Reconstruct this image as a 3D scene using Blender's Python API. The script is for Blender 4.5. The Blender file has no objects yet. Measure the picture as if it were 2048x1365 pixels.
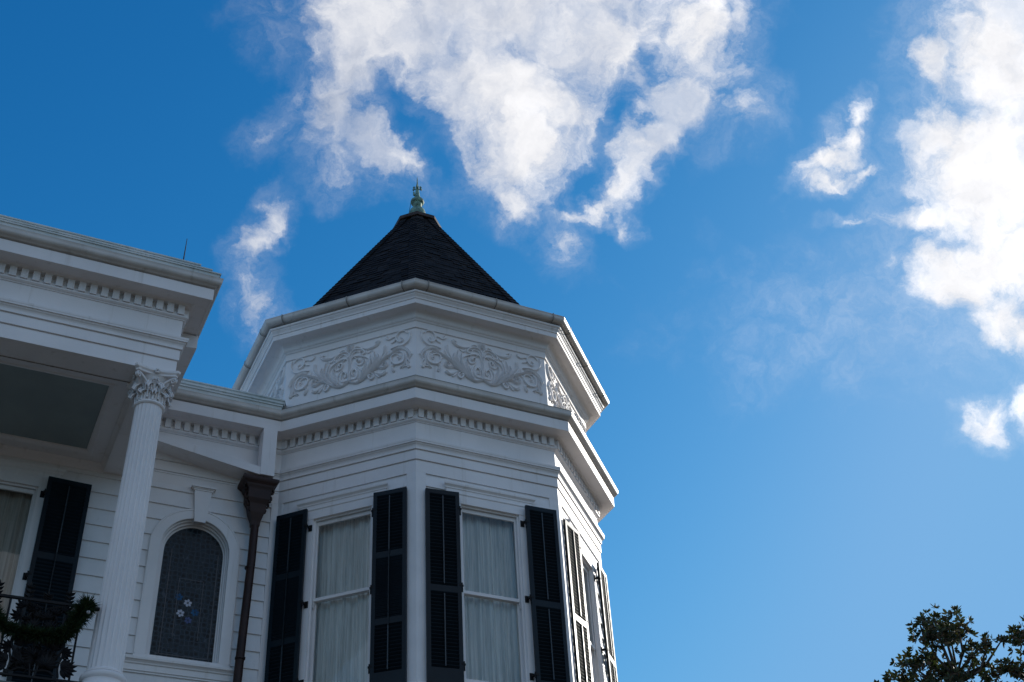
import bpy, math, random
import numpy as np
from mathutils import Vector, Matrix
R = math.radians
SC = bpy.context.scene
col = SC.collection

# ------------------------------------------------------------------ camera
cam_d = bpy.data.cameras.new('camera')
cam = bpy.data.objects.new('camera', cam_d); col.objects.link(cam)
RT = Vector((0.90427, -0.42405, -0.04973)); UP = Vector((-0.22439, -0.57110, 0.78962)); FW = Vector((0.36324, 0.70287, 0.61158))
cam.matrix_world = Matrix(((RT.x, UP.x, -FW.x, -6.2296), (RT.y, UP.y, -FW.y, -15.5441), (RT.z, UP.z, -FW.z, 1.6), (0, 0, 0, 1)))
cam_d.sensor_width = 36; cam_d.lens = 2478.08 / 2048 * 36
cam_d.clip_start = .1; cam_d.clip_end = 3000
SC.camera = cam

# ------------------------------------------------------------------ sky and sun
SUN_EL, SUN_AZ = 23.0, 16.0            # elevation; angle from +x towards +y
world = bpy.data.worlds.new("World"); SC.world = world; world.use_nodes = True
nt = world.node_tree; nt.nodes.clear()
class NG:
    def __init__(s, t): s.t = t
    def n(s, typ, **k):
        nd = s.t.nodes.new(typ)
        for a, b in k.items(): setattr(nd, a, b)
        return nd
    def put(s, sock, v):
        if hasattr(v, 'is_output') or isinstance(v, bpy.types.NodeSocket): s.t.links.new(v, sock)
        else: sock.default_value = v
    def m(s, op, a, b=None, c=None, clamp=False):
        nd = s.n('ShaderNodeMath', operation=op, use_clamp=clamp)
        s.put(nd.inputs[0], a)
        if b is not None: s.put(nd.inputs[1], b)
        if c is not None: s.put(nd.inputs[2], c)
        return nd.outputs[0]
    def v(s, op, a, b=None):
        nd = s.n('ShaderNodeVectorMath', operation=op)
        s.put(nd.inputs[0], a)
        if b is not None: s.put(nd.inputs[1], b)
        return nd.outputs['Value'] if op in ('DOT_PRODUCT', 'LENGTH') else nd.outputs[0]
    def noise(s, vec, scale, detail=5, rough=.5, dist=0, color=False):
        nd = s.n('ShaderNodeTexNoise'); s.put(nd.inputs['Vector'], vec)
        nd.inputs['Scale'].default_value = scale; nd.inputs['Detail'].default_value = detail
        nd.inputs['Roughness'].default_value = rough; nd.inputs['Distortion'].default_value = dist
        return nd.outputs['Color' if color else 'Fac']
    def mix(s, f, a, b, typ='MIX'):
        nd = s.n('ShaderNodeMix', data_type='RGBA', blend_type=typ)
        s.put(nd.inputs[0], f); s.put(nd.inputs[6], a); s.put(nd.inputs[7], b)
        return nd.outputs[2]
    def ramp(s, v, a, b, c=0, d=1, smooth=True):
        nd = s.n('ShaderNodeMapRange'); nd.interpolation_type = 'SMOOTHSTEP' if smooth else 'LINEAR'
        s.put(nd.inputs[0], v)
        for i, q in enumerate((a, b, c, d)): nd.inputs[i+1].default_value = q
        return nd.outputs[0]
g = NG(nt)
sky = g.n('ShaderNodeTexSky', sky_type='NISHITA', sun_disc=False)
sky.sun_elevation = R(SUN_EL); sky.sun_rotation = R(90 - SUN_AZ)
sky.air_density = 1.0; sky.dust_density = .6; sky.ozone_density = 3.0
hs = g.n('ShaderNodeHueSaturation'); hs.inputs['Saturation'].default_value = 1.2; hs.inputs['Hue'].default_value = .498
g.put(hs.inputs['Color'], sky.outputs[0])
skym = g.mix(1.0, hs.outputs[0], (.125, .125, .125, 1), 'MULTIPLY')
# polarised, slide-like colour response: deeper red and green where the sky is dark
sp = g.n('ShaderNodeSeparateColor'); g.put(sp.inputs[0], skym); cb = g.n('ShaderNodeCombineColor')
for i_, (gm_, am_) in enumerate(((1.8, 2.9), (1.08, 1.26), (.85, 1.13))):
    pw = g.m('MULTIPLY', g.m('POWER', g.m('MAXIMUM', sp.outputs[i_], 0), gm_), am_)
    g.put(cb.inputs[i_], g.m('SMOOTH_MIN', pw, (.195, .445, .775)[i_], .22))
skyc = cb.outputs[0]
# clouds: patches around fixed compass directions, broken up by noise in direction space
dirn = g.n('ShaderNodeTexCoord').outputs['Generated']
A = Vector((FW.x, FW.y, FW.z)); B = Vector((RT.x, RT.y, RT.z)); Cc = Vector((UP.x, UP.y, UP.z))
dA = g.v('DOT_PRODUCT', dirn, A); dB = g.v('DOT_PRODUCT', dirn, B); dC = g.v('DOT_PRODUCT', dirn, Cc)
dAp = g.m('MAXIMUM', dA, .05)
cmb = g.n('ShaderNodeCombineXYZ'); g.put(cmb.inputs[0], g.m('DIVIDE', dB, dAp)); g.put(cmb.inputs[1], g.m('DIVIDE', dC, dAp))
tp = cmb.outputs[0]
warp = g.v('SCALE', g.v('SUBTRACT', g.noise(tp, 6, 3, .55, color=True), (.5, .5, .5)))
warp.node.inputs['Scale'].default_value = .062
warp2 = g.v('SCALE', g.v('SUBTRACT', g.noise(tp, 20, 5, .62, color=True), (.5, .5, .5)))
warp2.node.inputs['Scale'].default_value = .055
tw = g.v('ADD', g.v('ADD', tp, warp), warp2)
def px(u, v): return ((u-1024)/2478.1, -(v-682.5)/2478.1)
BLOBS = [ # centre, radii (in 1/2478 rad), tilt in degrees, strength
 (980, 0, 400, 170, 0, 1.3), (1000, 170, 235, 170, 0, 1.25), (1040, 300, 150, 120, 0, 1.15), (1020, 400, 62, 52, 0, .8), (1130, 230, 120, 120, 0, 1.0),
 (700, 60, 115, 170, 0, 1.15), (665, 220, 78, 120, 0, 1.0), (740, 285, 135, 70, -32, 1.0), (810, 325, 72, 42, -30, .7), (690, 330, 60, 50, -20, .6),
 (835, 60, 160, 110, 0, 1.1), (1180, 60, 190, 120, 0, 1.1),
 (1395, 70, 88, 190, 8, 1.05), (1362, 195, 110, 74, 40, 1.1), (1310, 270, 105, 60, 42, 1.1), (1255, 345, 90, 46, 42, 1.0), (1190, 400, 90, 34, 24, .95), (1150, 420, 60, 24, 10, .8), (1245, 428, 44, 20, -40, .6), (1450, 40, 50, 110, 0, .75),
 (1120, 480, 34, 56, 10, .38), (1478, 228, 50, 50, 0, .34),
 (2060, 120, 215, 240, 0, 1.4), (1890, 115, 64, 80, 0, 1.15), (2000, 330, 215, 160, 0, 1.3), (1862, 285, 82, 70, 0, 1.1), (2035, 500, 250, 130, 0, 1.2),
 (1850, 430, 110, 44, 8, 1.0), (1900, 545, 120, 76, -30, 1.05), (1990, 620, 75, 76, 0, .95), (2045, 660, 50, 60, 0, .8), (1712, 445, 55, 14, 0, .5), (1780, 525, 20, 46, 0, .3),
 (1702, 240, 24, 62, -30, .85), (1682, 290, 44, 60, -25, .9), (1655, 325, 84, 30, 30, .85), (1655, 370, 60, 24, 8, .75), (1715, 345, 40, 22, 40, .55),
 (1962, 850, 48, 54, -20, .8), (2040, 815, 36, 54, 0, .6), (1985, 885, 28, 34, 0, .65),
 (550, 435, 32, 50, -30, .56), (508, 480, 34, 62, -35, .58), (500, 530, 26, 50, 0, .42), (528, 592, 50, 66, 10, .60), (545, 105, 44, 36, 0, .36), (520, 20, 56, 34, 0, .36),
 (580, 215, 20, 50, -15, .3), (540, 265, 34, 24, 0, .26), (1780, 640, 140, 60, 0, .16),
]
# slow loosening so that no cloud is perfectly solid; a hole where blue shows inside the large cloud
field = None
for (u, v, rx, ry, an, st) in BLOBS:
    mp = g.n('ShaderNodeMapping', vector_type='TEXTURE'); g.put(mp.inputs[0], tw)
    c = px(u, v); mp.inputs[1].default_value = (c[0], c[1], 0); mp.inputs[2].default_value = (0, 0, R(an))
    mp.inputs[3].default_value = (rx/2478.1*1.15, ry/2478.1*1.15, 1)
    d = g.m('MULTIPLY_ADD', g.v('LENGTH', mp.outputs[0]), -st, st)
    field = d if field is None else g.m('SMOOTH_MAX', field, d, .12)
for (u, v, rx, ry, an, st) in [(835, 245, 78, 40, -50, .6), (800, 180, 60, 30, -20, .25), (1180, 365, 80, 34, 48, .45), (1255, 235, 70, 26, 55, .4), (1285, 95, 26, 60, 10, .25), (1040, 105, 60, 26, 0, .2), (880, 330, 46, 40, -60, .4), (1900, 475, 50, 22, 15, .3)]:
    mp = g.n('ShaderNodeMapping', vector_type='TEXTURE'); g.put(mp.inputs[0], tw)
    c = px(u, v); mp.inputs[1].default_value = (c[0], c[1], 0); mp.inputs[2].default_value = (0, 0, R(an))
    mp.inputs[3].default_value = (rx/2478.1*1.2, ry/2478.1*1.2, 1)
    d = g.m('MAXIMUM', g.m('MULTIPLY_ADD', g.v('LENGTH', mp.outputs[0]), -st, st), 0)
    field = g.m('SUBTRACT', field, g.m('MULTIPLY', d, 1.6))
fb = g.noise(tw, 15, 11, .62, .1)
SV = Vector((math.cos(R(SUN_EL))*math.cos(R(SUN_AZ)), math.cos(R(SUN_EL))*math.sin(R(SUN_AZ)), math.sin(R(SUN_EL))))
off = Vector((SV.dot(B), SV.dot(Cc), 0)).normalized()*.016
tws = g.v('ADD', tw, off)
relief = g.m('SUBTRACT', g.noise(tw, 11, 5, .55), g.noise(tws, 11, 5, .55))  # noise offset sunward: lit and shaded cloud sides painted into the brightness
fb2 = g.noise(tw, 44, 9, .70, .5)
dens = g.m('ADD', g.m('MULTIPLY_ADD', g.m('SUBTRACT', fb, .5), 1.75, g.m('MULTIPLY', field, 1.15)), g.m('MULTIPLY', g.m('SUBTRACT', fb2, .5), 1.0))
fieldp = g.ramp(field, -.28, .30)
alpha = g.m('MULTIPLY', g.ramp(dens, -.10, .98), fieldp)
veil = g.m('MULTIPLY', g.ramp(g.m('ADD', field, g.m('MULTIPLY', g.m('SUBTRACT', fb, .5), .8)), -.40, .30), g.ramp(fb2, .30, .75, .05, .26))
alpha = g.m('MAXIMUM', g.m('MULTIPLY', alpha, g.ramp(g.noise(tw, 9, 6, .62), .34, .56, .66, 1)), veil)
# cloud brightness: thinner and sunward parts whiter, thick parts greyer
sh = g.noise(tw, 8, 7, .6)
bright = g.m('ADD', g.ramp(sh, .30, .66, .58, .80), g.m('MULTIPLY', g.m('SUBTRACT', fb2, .5), .16))
sunward = g.ramp(g.v('DOT_PRODUCT', dirn, Vector((math.cos(R(SUN_EL))*math.cos(R(SUN_AZ)), math.cos(R(SUN_EL))*math.sin(R(SUN_AZ)), math.sin(R(SUN_EL))))), .55, .95, 0, .32, False)
bright = g.m('ADD', g.m('ADD', bright, sunward), g.m('MULTIPLY', relief, .55))
cc = g.mix(g.ramp(bright, .55, .95), (.80, .88, 1.06, 1), (1.0, 1.0, 1.03, 1))
cl = g.v('SCALE', cc); g.put(cl.node.inputs['Scale'], bright)
above = g.ramp(dA, .1, .3)
# unseen clouds added outside the view, to give the walls more neutral light
tb_ = g.noise(dirn, 2.6, 9, .6, .2)
hz_ = g.n('ShaderNodeSeparateXYZ'); g.put(hz_.inputs[0], dirn)
ab = g.m('MULTIPLY', g.m('MULTIPLY', g.ramp(tb_, .49, .62), g.ramp(dA, .80, .62)), g.ramp(hz_.outputs[2], 0, .12))
fin = g.mix(g.m('MULTIPLY', alpha, above), g.mix(ab, skyc, (.80, .79, .80, 1)), cl)
bg = g.n('ShaderNodeBackground'); g.put(bg.inputs[0], fin); bg.inputs[1].default_value = 1.0
wo = g.n('ShaderNodeOutputWorld'); nt.links.new(bg.outputs[0], wo.inputs[0])
world.cycles.sampling_method = 'MANUAL'; world.cycles.sample_map_resolution = 1024

sd = bpy.data.lights.new('sun', 'SUN'); sun = bpy.data.objects.new('sun', sd); col.objects.link(sun)
sd.energy = 4.8; sd.angle = R(.53); sd.color = (1.0, .95, .86)
sdir = Vector((math.cos(R(SUN_EL))*math.cos(R(SUN_AZ)), math.cos(R(SUN_EL))*math.sin(R(SUN_AZ)), math.sin(R(SUN_EL))))
sun.rotation_euler = sdir.to_track_quat('Z', 'Y').to_euler(); sun.location = sdir*60
SC.view_settings.view_transform = 'Standard'; SC.view_settings.look = 'None'
SC.view_settings.exposure = 0; SC.view_settings.gamma = 1
SC.cycles.max_bounces = 8

# ------------------------------------------------------------------ materials
def mat(name):
    m = bpy.data.materials.new(name); m.use_nodes = True
    q = NG(m.node_tree); b = m.node_tree.nodes['Principled BSDF']
    return m, q, b
def bump(q, b, h, strength, dist):
    n = q.n('ShaderNodeBump'); n.inputs['Strength'].default_value = strength; n.inputs['Distance'].default_value = dist
    q.put(n.inputs['Height'], h); q.put(b.inputs['Normal'], n.outputs[0])
def paint(name, c1, c2, rough=.45, scale=1.2, bstr=.15, bdist=.004, streak=None, spec=.5):
    m, q, b = mat(name)
    oc = q.n('ShaderNodeTexCoord').outputs['Object']
    n1 = q.noise(oc, scale, 6, .6)
    c = q.mix(q.ramp(n1, .35, .68), c1 + (1,), c2 + (1,))
    if streak:
        mp = q.n('ShaderNodeMapping'); q.put(mp.inputs[0], oc); mp.inputs[3].default_value = (9, 9, .55)
        s = q.ramp(q.noise(mp.outputs[0], 1, 5, .65), .56, .76, 0, .7)
        c = q.mix(s, c, streak + (1,))
    q.put(b.inputs['Base Color'], c); b.inputs['Roughness'].default_value = rough
    b.inputs['Specular IOR Level'].default_value = spec
    bump(q, b, q.noise(oc, 55, 4, .6), bstr, bdist)
    return m
M = {}
M['white'] = paint('white_paint', (.83, .79, .775), (.76, .725, .71), .45, 1.1, .25, .004, streak=(.60, .555, .51), spec=.4)
M['siding'] = paint('siding_paint', (.81, .78, .77), (.74, .715, .705), .5, 2.0, .3, .005, streak=(.58, .545, .51), spec=.4)
M['relief'] = paint('relief_paint', (.81, .775, .76), (.75, .715, .70), .5, 3, .2, .004)
M['gutter'] = paint('gutter_metal', (.64, .60, .56), (.54, .50, .46), .42, 3.0, .1, .003, streak=(.34, .31, .27))
M['seam'] = paint('gutter_strap', (.22, .20, .18), (.30, .28, .25), .6, 8)
M['flash'] = paint('flashing_paint', (.66, .67, .64), (.50, .53, .50), .5, 2.0, .2, .004, streak=(.30, .32, .27))
M['grime'] = paint('mossy_edge', (.10, .09, .07), (.20, .18, .14), .8, 6, .4, .006)
M['ceiling'] = paint('haint_blue_paint', (.28, .325, .32), (.24, .285, .285), .5, 2, .1, .003)
M['shutter'] = paint('shutter_paint', (.0055, .0145, .0215), (.004, .010, .016), .40, 2.5, .25, .003, spec=.2)
M['iron'] = paint('black_iron', (.005, .005, .007), (.011, .010, .010), .6, 8, .3, .004, spec=.25)
M['pipe'] = paint('brown_pipe_paint', (.034, .013, .010), (.020, .008, .007), .5, 4, .2, .004, spec=.3)
M['copper'] = paint('aged_copper', (.028, .017, .014), (.060, .036, .028), .5, 7, .3, .006, spec=.3)
M['verdigris'] = paint('verdigris_copper', (.20, .36, .29), (.07, .13, .11), .6, 14, .5, .01, streak=(.04, .05, .045))
M['balcony'] = paint('balcony_floor_paint', (.10, .13, .11), (.07, .09, .08), .6, 3)
M['ground'] = paint('lawn_and_path', (.046, .036, .022), (.074, .058, .040), .95, .25, .4, .03)
M['bark'] = paint('magnolia_bark', (.07, .06, .05), (.04, .035, .03), .9, 5, .6, .03)
M['berry'] = paint('garland_bauble', (.55, .56, .58), (.45, .45, .48), .2, 4)
def shingle_mat():
    m, q, b = mat('dark_shingle')
    uv = q.n('ShaderNodeUVMap').outputs[0]
    br = q.n('ShaderNodeTexBrick'); q.put(br.inputs['Vector'], uv)
    br.offset = .37; br.squash = 1; br.inputs['Scale'].default_value = 1
    br.inputs['Mortar Size'].default_value = .006; br.inputs['Brick Width'].default_value = .19; br.inputs['Row Height'].default_value = .115
    br.inputs['Color1'].default_value = (.007, .006, .006, 1); br.inputs['Color2'].default_value = (.034, .030, .030, 1); br.inputs['Mortar'].default_value = (.002, .002, .003, 1)
    br.inputs['Bias'].default_value = -.1
    n = q.noise(uv, 14, 6, .7)
    c = q.mix(q.ramp(n, .3, .75, 0, .6), br.outputs[0], (.024, .021, .021, 1))
    q.put(b.inputs['Base Color'], c); b.inputs['Roughness'].default_value = .8
    b.inputs['Specular IOR Level'].default_value = .12
    bump(q, b, q.m('ADD', q.m('MULTIPLY', q.noise(uv, 90, 4, .7), .4), br.outputs['Fac']), .6, .006)
    return m
M['shingle'] = shingle_mat()
def curtain_mat(c1=(.97, .94, .90, 1), c2=(.55, .53, .50, 1)):
    m, q, b = mat('sheer_fabric')
    oc = q.n('ShaderNodeTexCoord').outputs['Object']
    mp = q.n('ShaderNodeMapping'); q.put(mp.inputs[0], oc); mp.inputs[3].default_value = (28, 28, .6)
    n = q.noise(mp.outputs[0], 1, 5, .7)
    n2_ = q.noise(mp.outputs[0], 2.6, 3, .6)
    q.put(b.inputs['Base Color'], q.mix(q.m('ADD', q.ramp(n, .35, .68, 0, .6), q.ramp(n2_, .5, .7, 0, .5)), c1, c2))  # vertical streaks paint the light and shade of folds into the colour
    b.inputs['Roughness'].default_value = .9
    return m
M['curtain'] = curtain_mat()
M['tan_shade_curtain'] = curtain_mat((.58, .53, .47, 1), (.32, .29, .25, 1))  # tan cloth, with the gallery's shade also put into its darker colour
def glass_mat():
    m = bpy.data.materials.new('window_glass'); m.use_nodes = True; q = NG(m.node_tree); m.node_tree.nodes.clear()
    oc = q.n('ShaderNodeTexCoord').outputs['Object']
    bp = q.n('ShaderNodeBump'); bp.inputs['Strength'].default_value = .25; bp.inputs['Distance'].default_value = .01
    q.put(bp.inputs['Height'], q.noise(oc, 2.2, 3, .5))
    gl = q.n('ShaderNodeBsdfGlossy'); gl.inputs['Roughness'].default_value = .02; q.put(gl.inputs['Normal'], bp.outputs[0])
    tr = q.n('ShaderNodeBsdfTransparent'); tr.inputs[0].default_value = (.93, .95, .95, 1)
    fr = q.n('ShaderNodeFresnel'); fr.inputs[0].default_value = 1.5; q.put(fr.inputs['Normal'], bp.outputs[0])
    mx = q.n('ShaderNodeMixShader'); q.put(mx.inputs[0], q.m('MULTIPLY', fr.outputs[0], 1.2, clamp=True)); q.put(mx.inputs[1], tr.outputs[0]); q.put(mx.inputs[2], gl.outputs[0])
    o = q.n('ShaderNodeOutputMaterial'); q.put(o.inputs[0], mx.outputs[0])
    return m
M['glass'] = glass_mat()
def stained_mat():
    m, q, b = mat('leaded_stained_glass')
    oc = q.n('ShaderNodeTexCoord').outputs['Object']
    mp = q.n('ShaderNodeMapping'); q.put(mp.inputs[0], oc); mp.inputs[3].default_value = (1, 0, 1)
    vv = mp.outputs[0]
    vo = q.n('ShaderNodeTexVoronoi', feature='DISTANCE_TO_EDGE'); q.put(vo.inputs['Vector'], vv); vo.inputs['Scale'].default_value = 15.5; vo.inputs['Randomness'].default_value = .42
    vc = q.n('ShaderNodeTexVoronoi', feature='F1'); q.put(vc.inputs['Vector'], vv); vc.inputs['Scale'].default_value = 15.5; vc.inputs['Randomness'].default_value = .42
    lead = q.ramp(vo.outputs['Distance'], .02, .10, 1, 0)
    disc = q.ramp(vc.outputs['Distance'], .30, .38, 1, 0)
    hsv = q.n('ShaderNodeSeparateColor'); q.put(hsv.inputs[0], vc.outputs['Color'])
    base = q.mix(hsv.outputs[0], (.002, .007, .011, 1), (.008, .017, .026, 1))
    base = q.mix(q.ramp(hsv.outputs[1], .88, .95, 0, .8), base, (.035, .020, .010, 1))
    base = q.mix(disc, (.018, .032, .042, 1), base)
    c = q.mix(lead, base, (.060, .074, .092, 1))
    q.put(b.inputs['Base Color'], c); b.inputs['Roughness'].default_value = .3
    b.inputs['Specular IOR Level'].default_value = .15
    bump(q, b, q.m('ADD', q.m('MULTIPLY', lead, 1.0), q.m('MULTIPLY', q.noise(oc, 40, 3, .5), .6)), .7, .004)
    return m
M['stained'] = stained_mat()
M['petal_white'] = paint('white_glass', (.42, .46, .55), (.32, .36, .46), .2, 20)
M['petal_blue'] = paint('blue_glass', (.015, .10, .22), (.010, .06, .15), .4, 20, spec=.15)
M['petal_violet'] = paint('violet_glass', (.09, .12, .25), (.06, .08, .19), .4, 20, spec=.15)
def leaf_mat(name, a, b_, c3, tr=.25):
    m, q, b = mat(name)
    gi = q.n('ShaderNodeNewGeometry')
    rn = gi.outputs['Random Per Island']
    c = q.mix(rn, a + (1,), b_ + (1,))
    c = q.mix(q.ramp(q.m('FRACT', q.m('MULTIPLY', rn, 7.3)), .62, .7, 0, .85), c, c3 + (1,))
    q.put(b.inputs['Base Color'], c); b.inputs['Roughness'].default_value = .6; b.inputs['Specular IOR Level'].default_value = .3
    t = q.n('ShaderNodeBsdfTranslucent'); q.put(t.inputs[0], q.mix(.5, c, (.16, .22, .03, 1)))
    mx = q.n('ShaderNodeMixShader'); mx.inputs[0].default_value = tr
    out = [n for n in m.node_tree.nodes if n.type == 'OUTPUT_MATERIAL'][0]
    q.put(mx.inputs[1], b.outputs[0]); q.put(mx.inputs[2], t.outputs[0]); q.put(out.inputs[0], mx.outputs[0])
    return m
M['leaf'] = leaf_mat('magnolia_leaf', (.024, .036, .017), (.044, .056, .025), (.085, .047, .025), .14)
M['needle'] = leaf_mat('garland_needle', (.006, .018, .008), (.012, .032, .012), (.02, .035, .010), .1)

# ------------------------------------------------------------------ mesh builder
class MB:
    def __init__(s, T=None): s.v = []; s.f = []; s.uv = {}; s.T = T
    def a(s, p, T=None):
        T = T or s.T
        s.v.append(tuple(T(*p)) if T else tuple(p)); return len(s.v)-1
    def face(s, idx, uv=None):
        if uv: s.uv[len(s.f)] = uv
        s.f.append(tuple(idx))
    def poly(s, pts, uv=None): s.face([s.a(p) for p in pts], uv)
    def box(s, x0, x1, y0, y1, z0, z1):
        i = [s.a(p) for p in ((x0,y0,z0),(x1,y0,z0),(x1,y1,z0),(x0,y1,z0),(x0,y0,z1),(x1,y0,z1),(x1,y1,z1),(x0,y1,z1))]
        for q in ((0,3,2,1),(4,5,6,7),(0,1,5,4),(1,2,6,5),(2,3,7,6),(3,0,4,7)): s.face([i[k] for k in q])
    def prism(s, poly, y0, y1):          # polygon in x,z extruded along y
        a = [s.a((x, y0, z)) for x, z in poly]; b = [s.a((x, y1, z)) for x, z in poly]; n = len(poly)
        s.face(a); s.face(b[::-1])
        for i in range(n): s.face((a[i], b[i], b[(i+1) % n], a[(i+1) % n]))
    def grid(s, rows, closed=False):
        ids = [[s.a(p) for p in r] for r in rows]
        for i in range(len(ids)-1):
            n = len(ids[i])
            for j in range(n if closed else n-1):
                s.face((ids[i][j], ids[i][(j+1) % n], ids[i+1][(j+1) % n], ids[i+1][j]))
        return ids
    def tube(s, pts, rad, n=8, caps=True):
        pts = [Vector(p) for p in pts]; k = len(pts)
        rad = [rad]*k if not hasattr(rad, '__len__') else rad
        rings = []; up = Vector((.13, .21, 1)).normalized()
        for i, p in enumerate(pts):
            t = (pts[min(i+1, k-1)] - pts[max(i-1, 0)]).normalized()
            if abs(t.dot(up)) > .95: up = Vector((1, .1, 0)).normalized()
            a = t.cross(up).normalized(); b = t.cross(a)
            rings.append([tuple(p + (a*math.cos(2*math.pi*j/n) + b*math.sin(2*math.pi*j/n))*rad[i]) for j in range(n)])
        ids = s.grid(rings, True)
        if caps: s.face(ids[0]); s.face(ids[-1][::-1])
    def lathe(s, prof, cx, cy, n=32, lean=None):
        rows = [[(cx + r*math.cos(2*math.pi*j/n), cy + r*math.sin(2*math.pi*j/n), z) for j in range(n)] for r, z in prof]
        s.grid(rows, True)
    def build(s, name, m, parent=None, smooth=False, angle=None, recalc=True):
        me = bpy.data.meshes.new(name); me.from_pydata(s.v, [], s.f); me.update()
        if s.uv:
            ul = me.uv_layers.new(name='UVMap')
            for fi, uvs in s.uv.items():
                p = me.polygons[fi]
                for k, li in enumerate(p.loop_indices): ul.data[li].uv = uvs[k]
        me.materials.append(m if not isinstance(m, str) else M[m])
        if recalc:
            import bmesh
            bm = bmesh.new(); bm.from_mesh(me); bmesh.ops.recalc_face_normals(bm, faces=bm.faces); bm.to_mesh(me); bm.free()
        if smooth:
            for p in me.polygons: p.use_smooth = True
            if angle:
                me.set_sharp_from_angle(angle=R(angle))
        o = bpy.data.objects.new(name, me); col.objects.link(o)
        if parent is not None: o.parent = parent
        return o
def tag(o, label, cat, group=None, kind=None):
    if label: o['label'] = label
    if cat: o['category'] = cat
    if group: o['group'] = group
    if kind: o['kind'] = kind
    return o
def empty(name, loc=(0, 0, 0)):
    o = bpy.data.objects.new(name, None); col.objects.link(o); o.location = loc; o.empty_display_size = .2
    return o
def face_frame(k, ap):
    a = math.radians(45*k); nx, ny, sx, sy = math.sin(a), -math.cos(a), math.cos(a), math.sin(a)
    return lambda s_, o_, z_: (nx*(ap+o_) + sx*s_, ny*(ap+o_) + sy*s_, z_)
def octv(ap, k, z=0):                     # vertex k lies at angle 22.5+45k clockwise of -y
    r = ap/math.cos(math.pi/8); a = math.radians(22.5 + 45*k)
    return (r*math.sin(a), -r*math.cos(a), z)

house = empty('house', (0, 0, 0))
tag(house, 'white wooden house with columned gallery and octagonal turret under a dark pointed roof', 'house')

# ------------------------------------------------------------------ setting
gm = MB(); gm.grid([[(x, y, 0) for x in np.linspace(-600, 600, 13)] for y in np.linspace(-600, 600, 13)])
tag(gm.build('ground', 'ground', recalc=False), None, None, kind='structure')

# ------------------------------------------------------------------ plan of the wall line
AP = 2.54; YG = -3.54; XG = -4.45; YW = -1.10; T8 = math.tan(math.pi/8)
XI = -(AP*math.sqrt(2) + YW)              # inner corner wing / turret
PATH = [(-12.5, YG), (XG, YG), (XG, YW), (XI, YW), (-AP*T8, -AP), (AP*T8, -AP), (AP, -AP*T8), (AP, AP*T8), (AP*T8, AP), (-AP*T8, AP)]
def miter(path, i, out, closed=False):
    n = len(path); p = Vector(path[i])
    def nrm(a, b):
        d = (Vector(b) - Vector(a)).normalized(); return Vector((d.y, -d.x))
    ns = []
    if i > 0 or closed: ns.append(nrm(path[i-1], path[i]))
    if i < n-1 or closed: ns.append(nrm(path[i], path[(i+1) % n]))
    if len(ns) == 1: return p + ns[0]*out
    m = (ns[0] + ns[1]).normalized(); return p + m*(out/m.dot(ns[0]))
def sweep(path, prof, i0, i1, name, m, smooth=False, closed=False, ang=30):
    mb = MB(); rows = []
    rng = range(i0, i1+1)
    # separate verts per segment so that mitres stay crisp
    for i in rng:
        if i == i1: break
        A_ = [tuple(miter(path, i, o, closed)) + (z,) for o, z in prof]
        B_ = [tuple(miter(path, (i+1) % len(path), o, closed)) + (z,) for o, z in prof]
        a = [mb.a(p) for p in A_]; b = [mb.a(p) for p in B_]
        for j in range(len(prof)-1): mb.face((a[j], b[j], b[j+1], a[j+1]))
    return mb.build(name, m, house, smooth=smooth, angle=ang if smooth else None, recalc=False)
def arc(cx_, cz_, r, a0, a1, n=8):
    return [(cx_ + r*math.cos(R(a0 + (a1-a0)*i/n)), cz_ + r*math.sin(R(a0 + (a1-a0)*i/n))) for i in range(n+1)]

# profiles go from low to high; out is measured from the frieze plane
P_ARCH = [(-.01, 10.30), (0, 10.30), (0, 10.490), (.004, 10.494), (.016, 10.494), (.016, 10.645), (.024, 10.65), (.024, 10.675), (.045, 10.69)] + arc(.075, 10.745, .035, 200, 110, 5)[::-1][::-1] + [(.072, 10.785), (.072, 10.802), (.002, 10.815)]
P_ARCH = [(-.01, 10.30), (0, 10.30), (0, 10.480), (-.010, 10.482), (-.010, 10.492), (.016, 10.494), (.016, 10.630), (.008, 10.632), (.008, 10.642), (.034, 10.644), (.034, 10.666), (.036, 10.684), (.044, 10.702), (.056, 10.714), (.060, 10.720), (.060, 10.730), (.078, 10.733), (.078, 10.748), (.084, 10.764), (.086, 10.786), (-.004, 10.806)]
P_FRZ = [(.0, 10.80), (.0, 11.086), (.014, 11.088), (.014, 11.098), (.028, 11.104), (.044, 11.118), (.046, 11.136), (.0, 11.139), (.0, 11.279), (.070, 11.279), (.070, 11.286), (.092, 11.292), (.102, 11.298)]
P_COR = [(.10, 11.297), (.248, 11.300), (.252, 11.290), (.272, 11.290), (.274, 11.452), (.236, 11.456), (.236, 11.482)]
P_GUT = [(.236, 11.484), (.282, 11.474), (.294, 11.482)] + [(.300 + .050*math.sin(R(t)), 11.545 - .05*math.cos(R(t))) for t in range(10, 100, 12)] + [(.352, 11.575), (.358, 11.588), (.350, 11.594), (.335, 11.592), (.33, 11.55)]
P_STEP = [(.33, 11.56), (.312, 11.604), (.312, 11.668), (.326, 11.670), (.326, 11.688), (.215, 11.71), (.215, 11.782), (.232, 11.784), (.232, 11.804), (.09, 11.84), (.09, 11.928), (.106, 11.930), (.106, 11.95), (-.3, 11.99)]
sweep(PATH, P_ARCH, 0, 3, 'architrave', 'white'); sweep(PATH, P_ARCH, 3, 8, 'turret_architrave', 'white')
sweep(PATH, P_FRZ, 0, 3, 'frieze', 'white'); sweep(PATH, P_FRZ, 3, 8, 'turret_frieze', 'white')
sweep(PATH, P_COR, 0, 3, 'cornice', 'white'); sweep(PATH, P_COR, 3, 8, 'turret_cornice', 'white')
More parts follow.
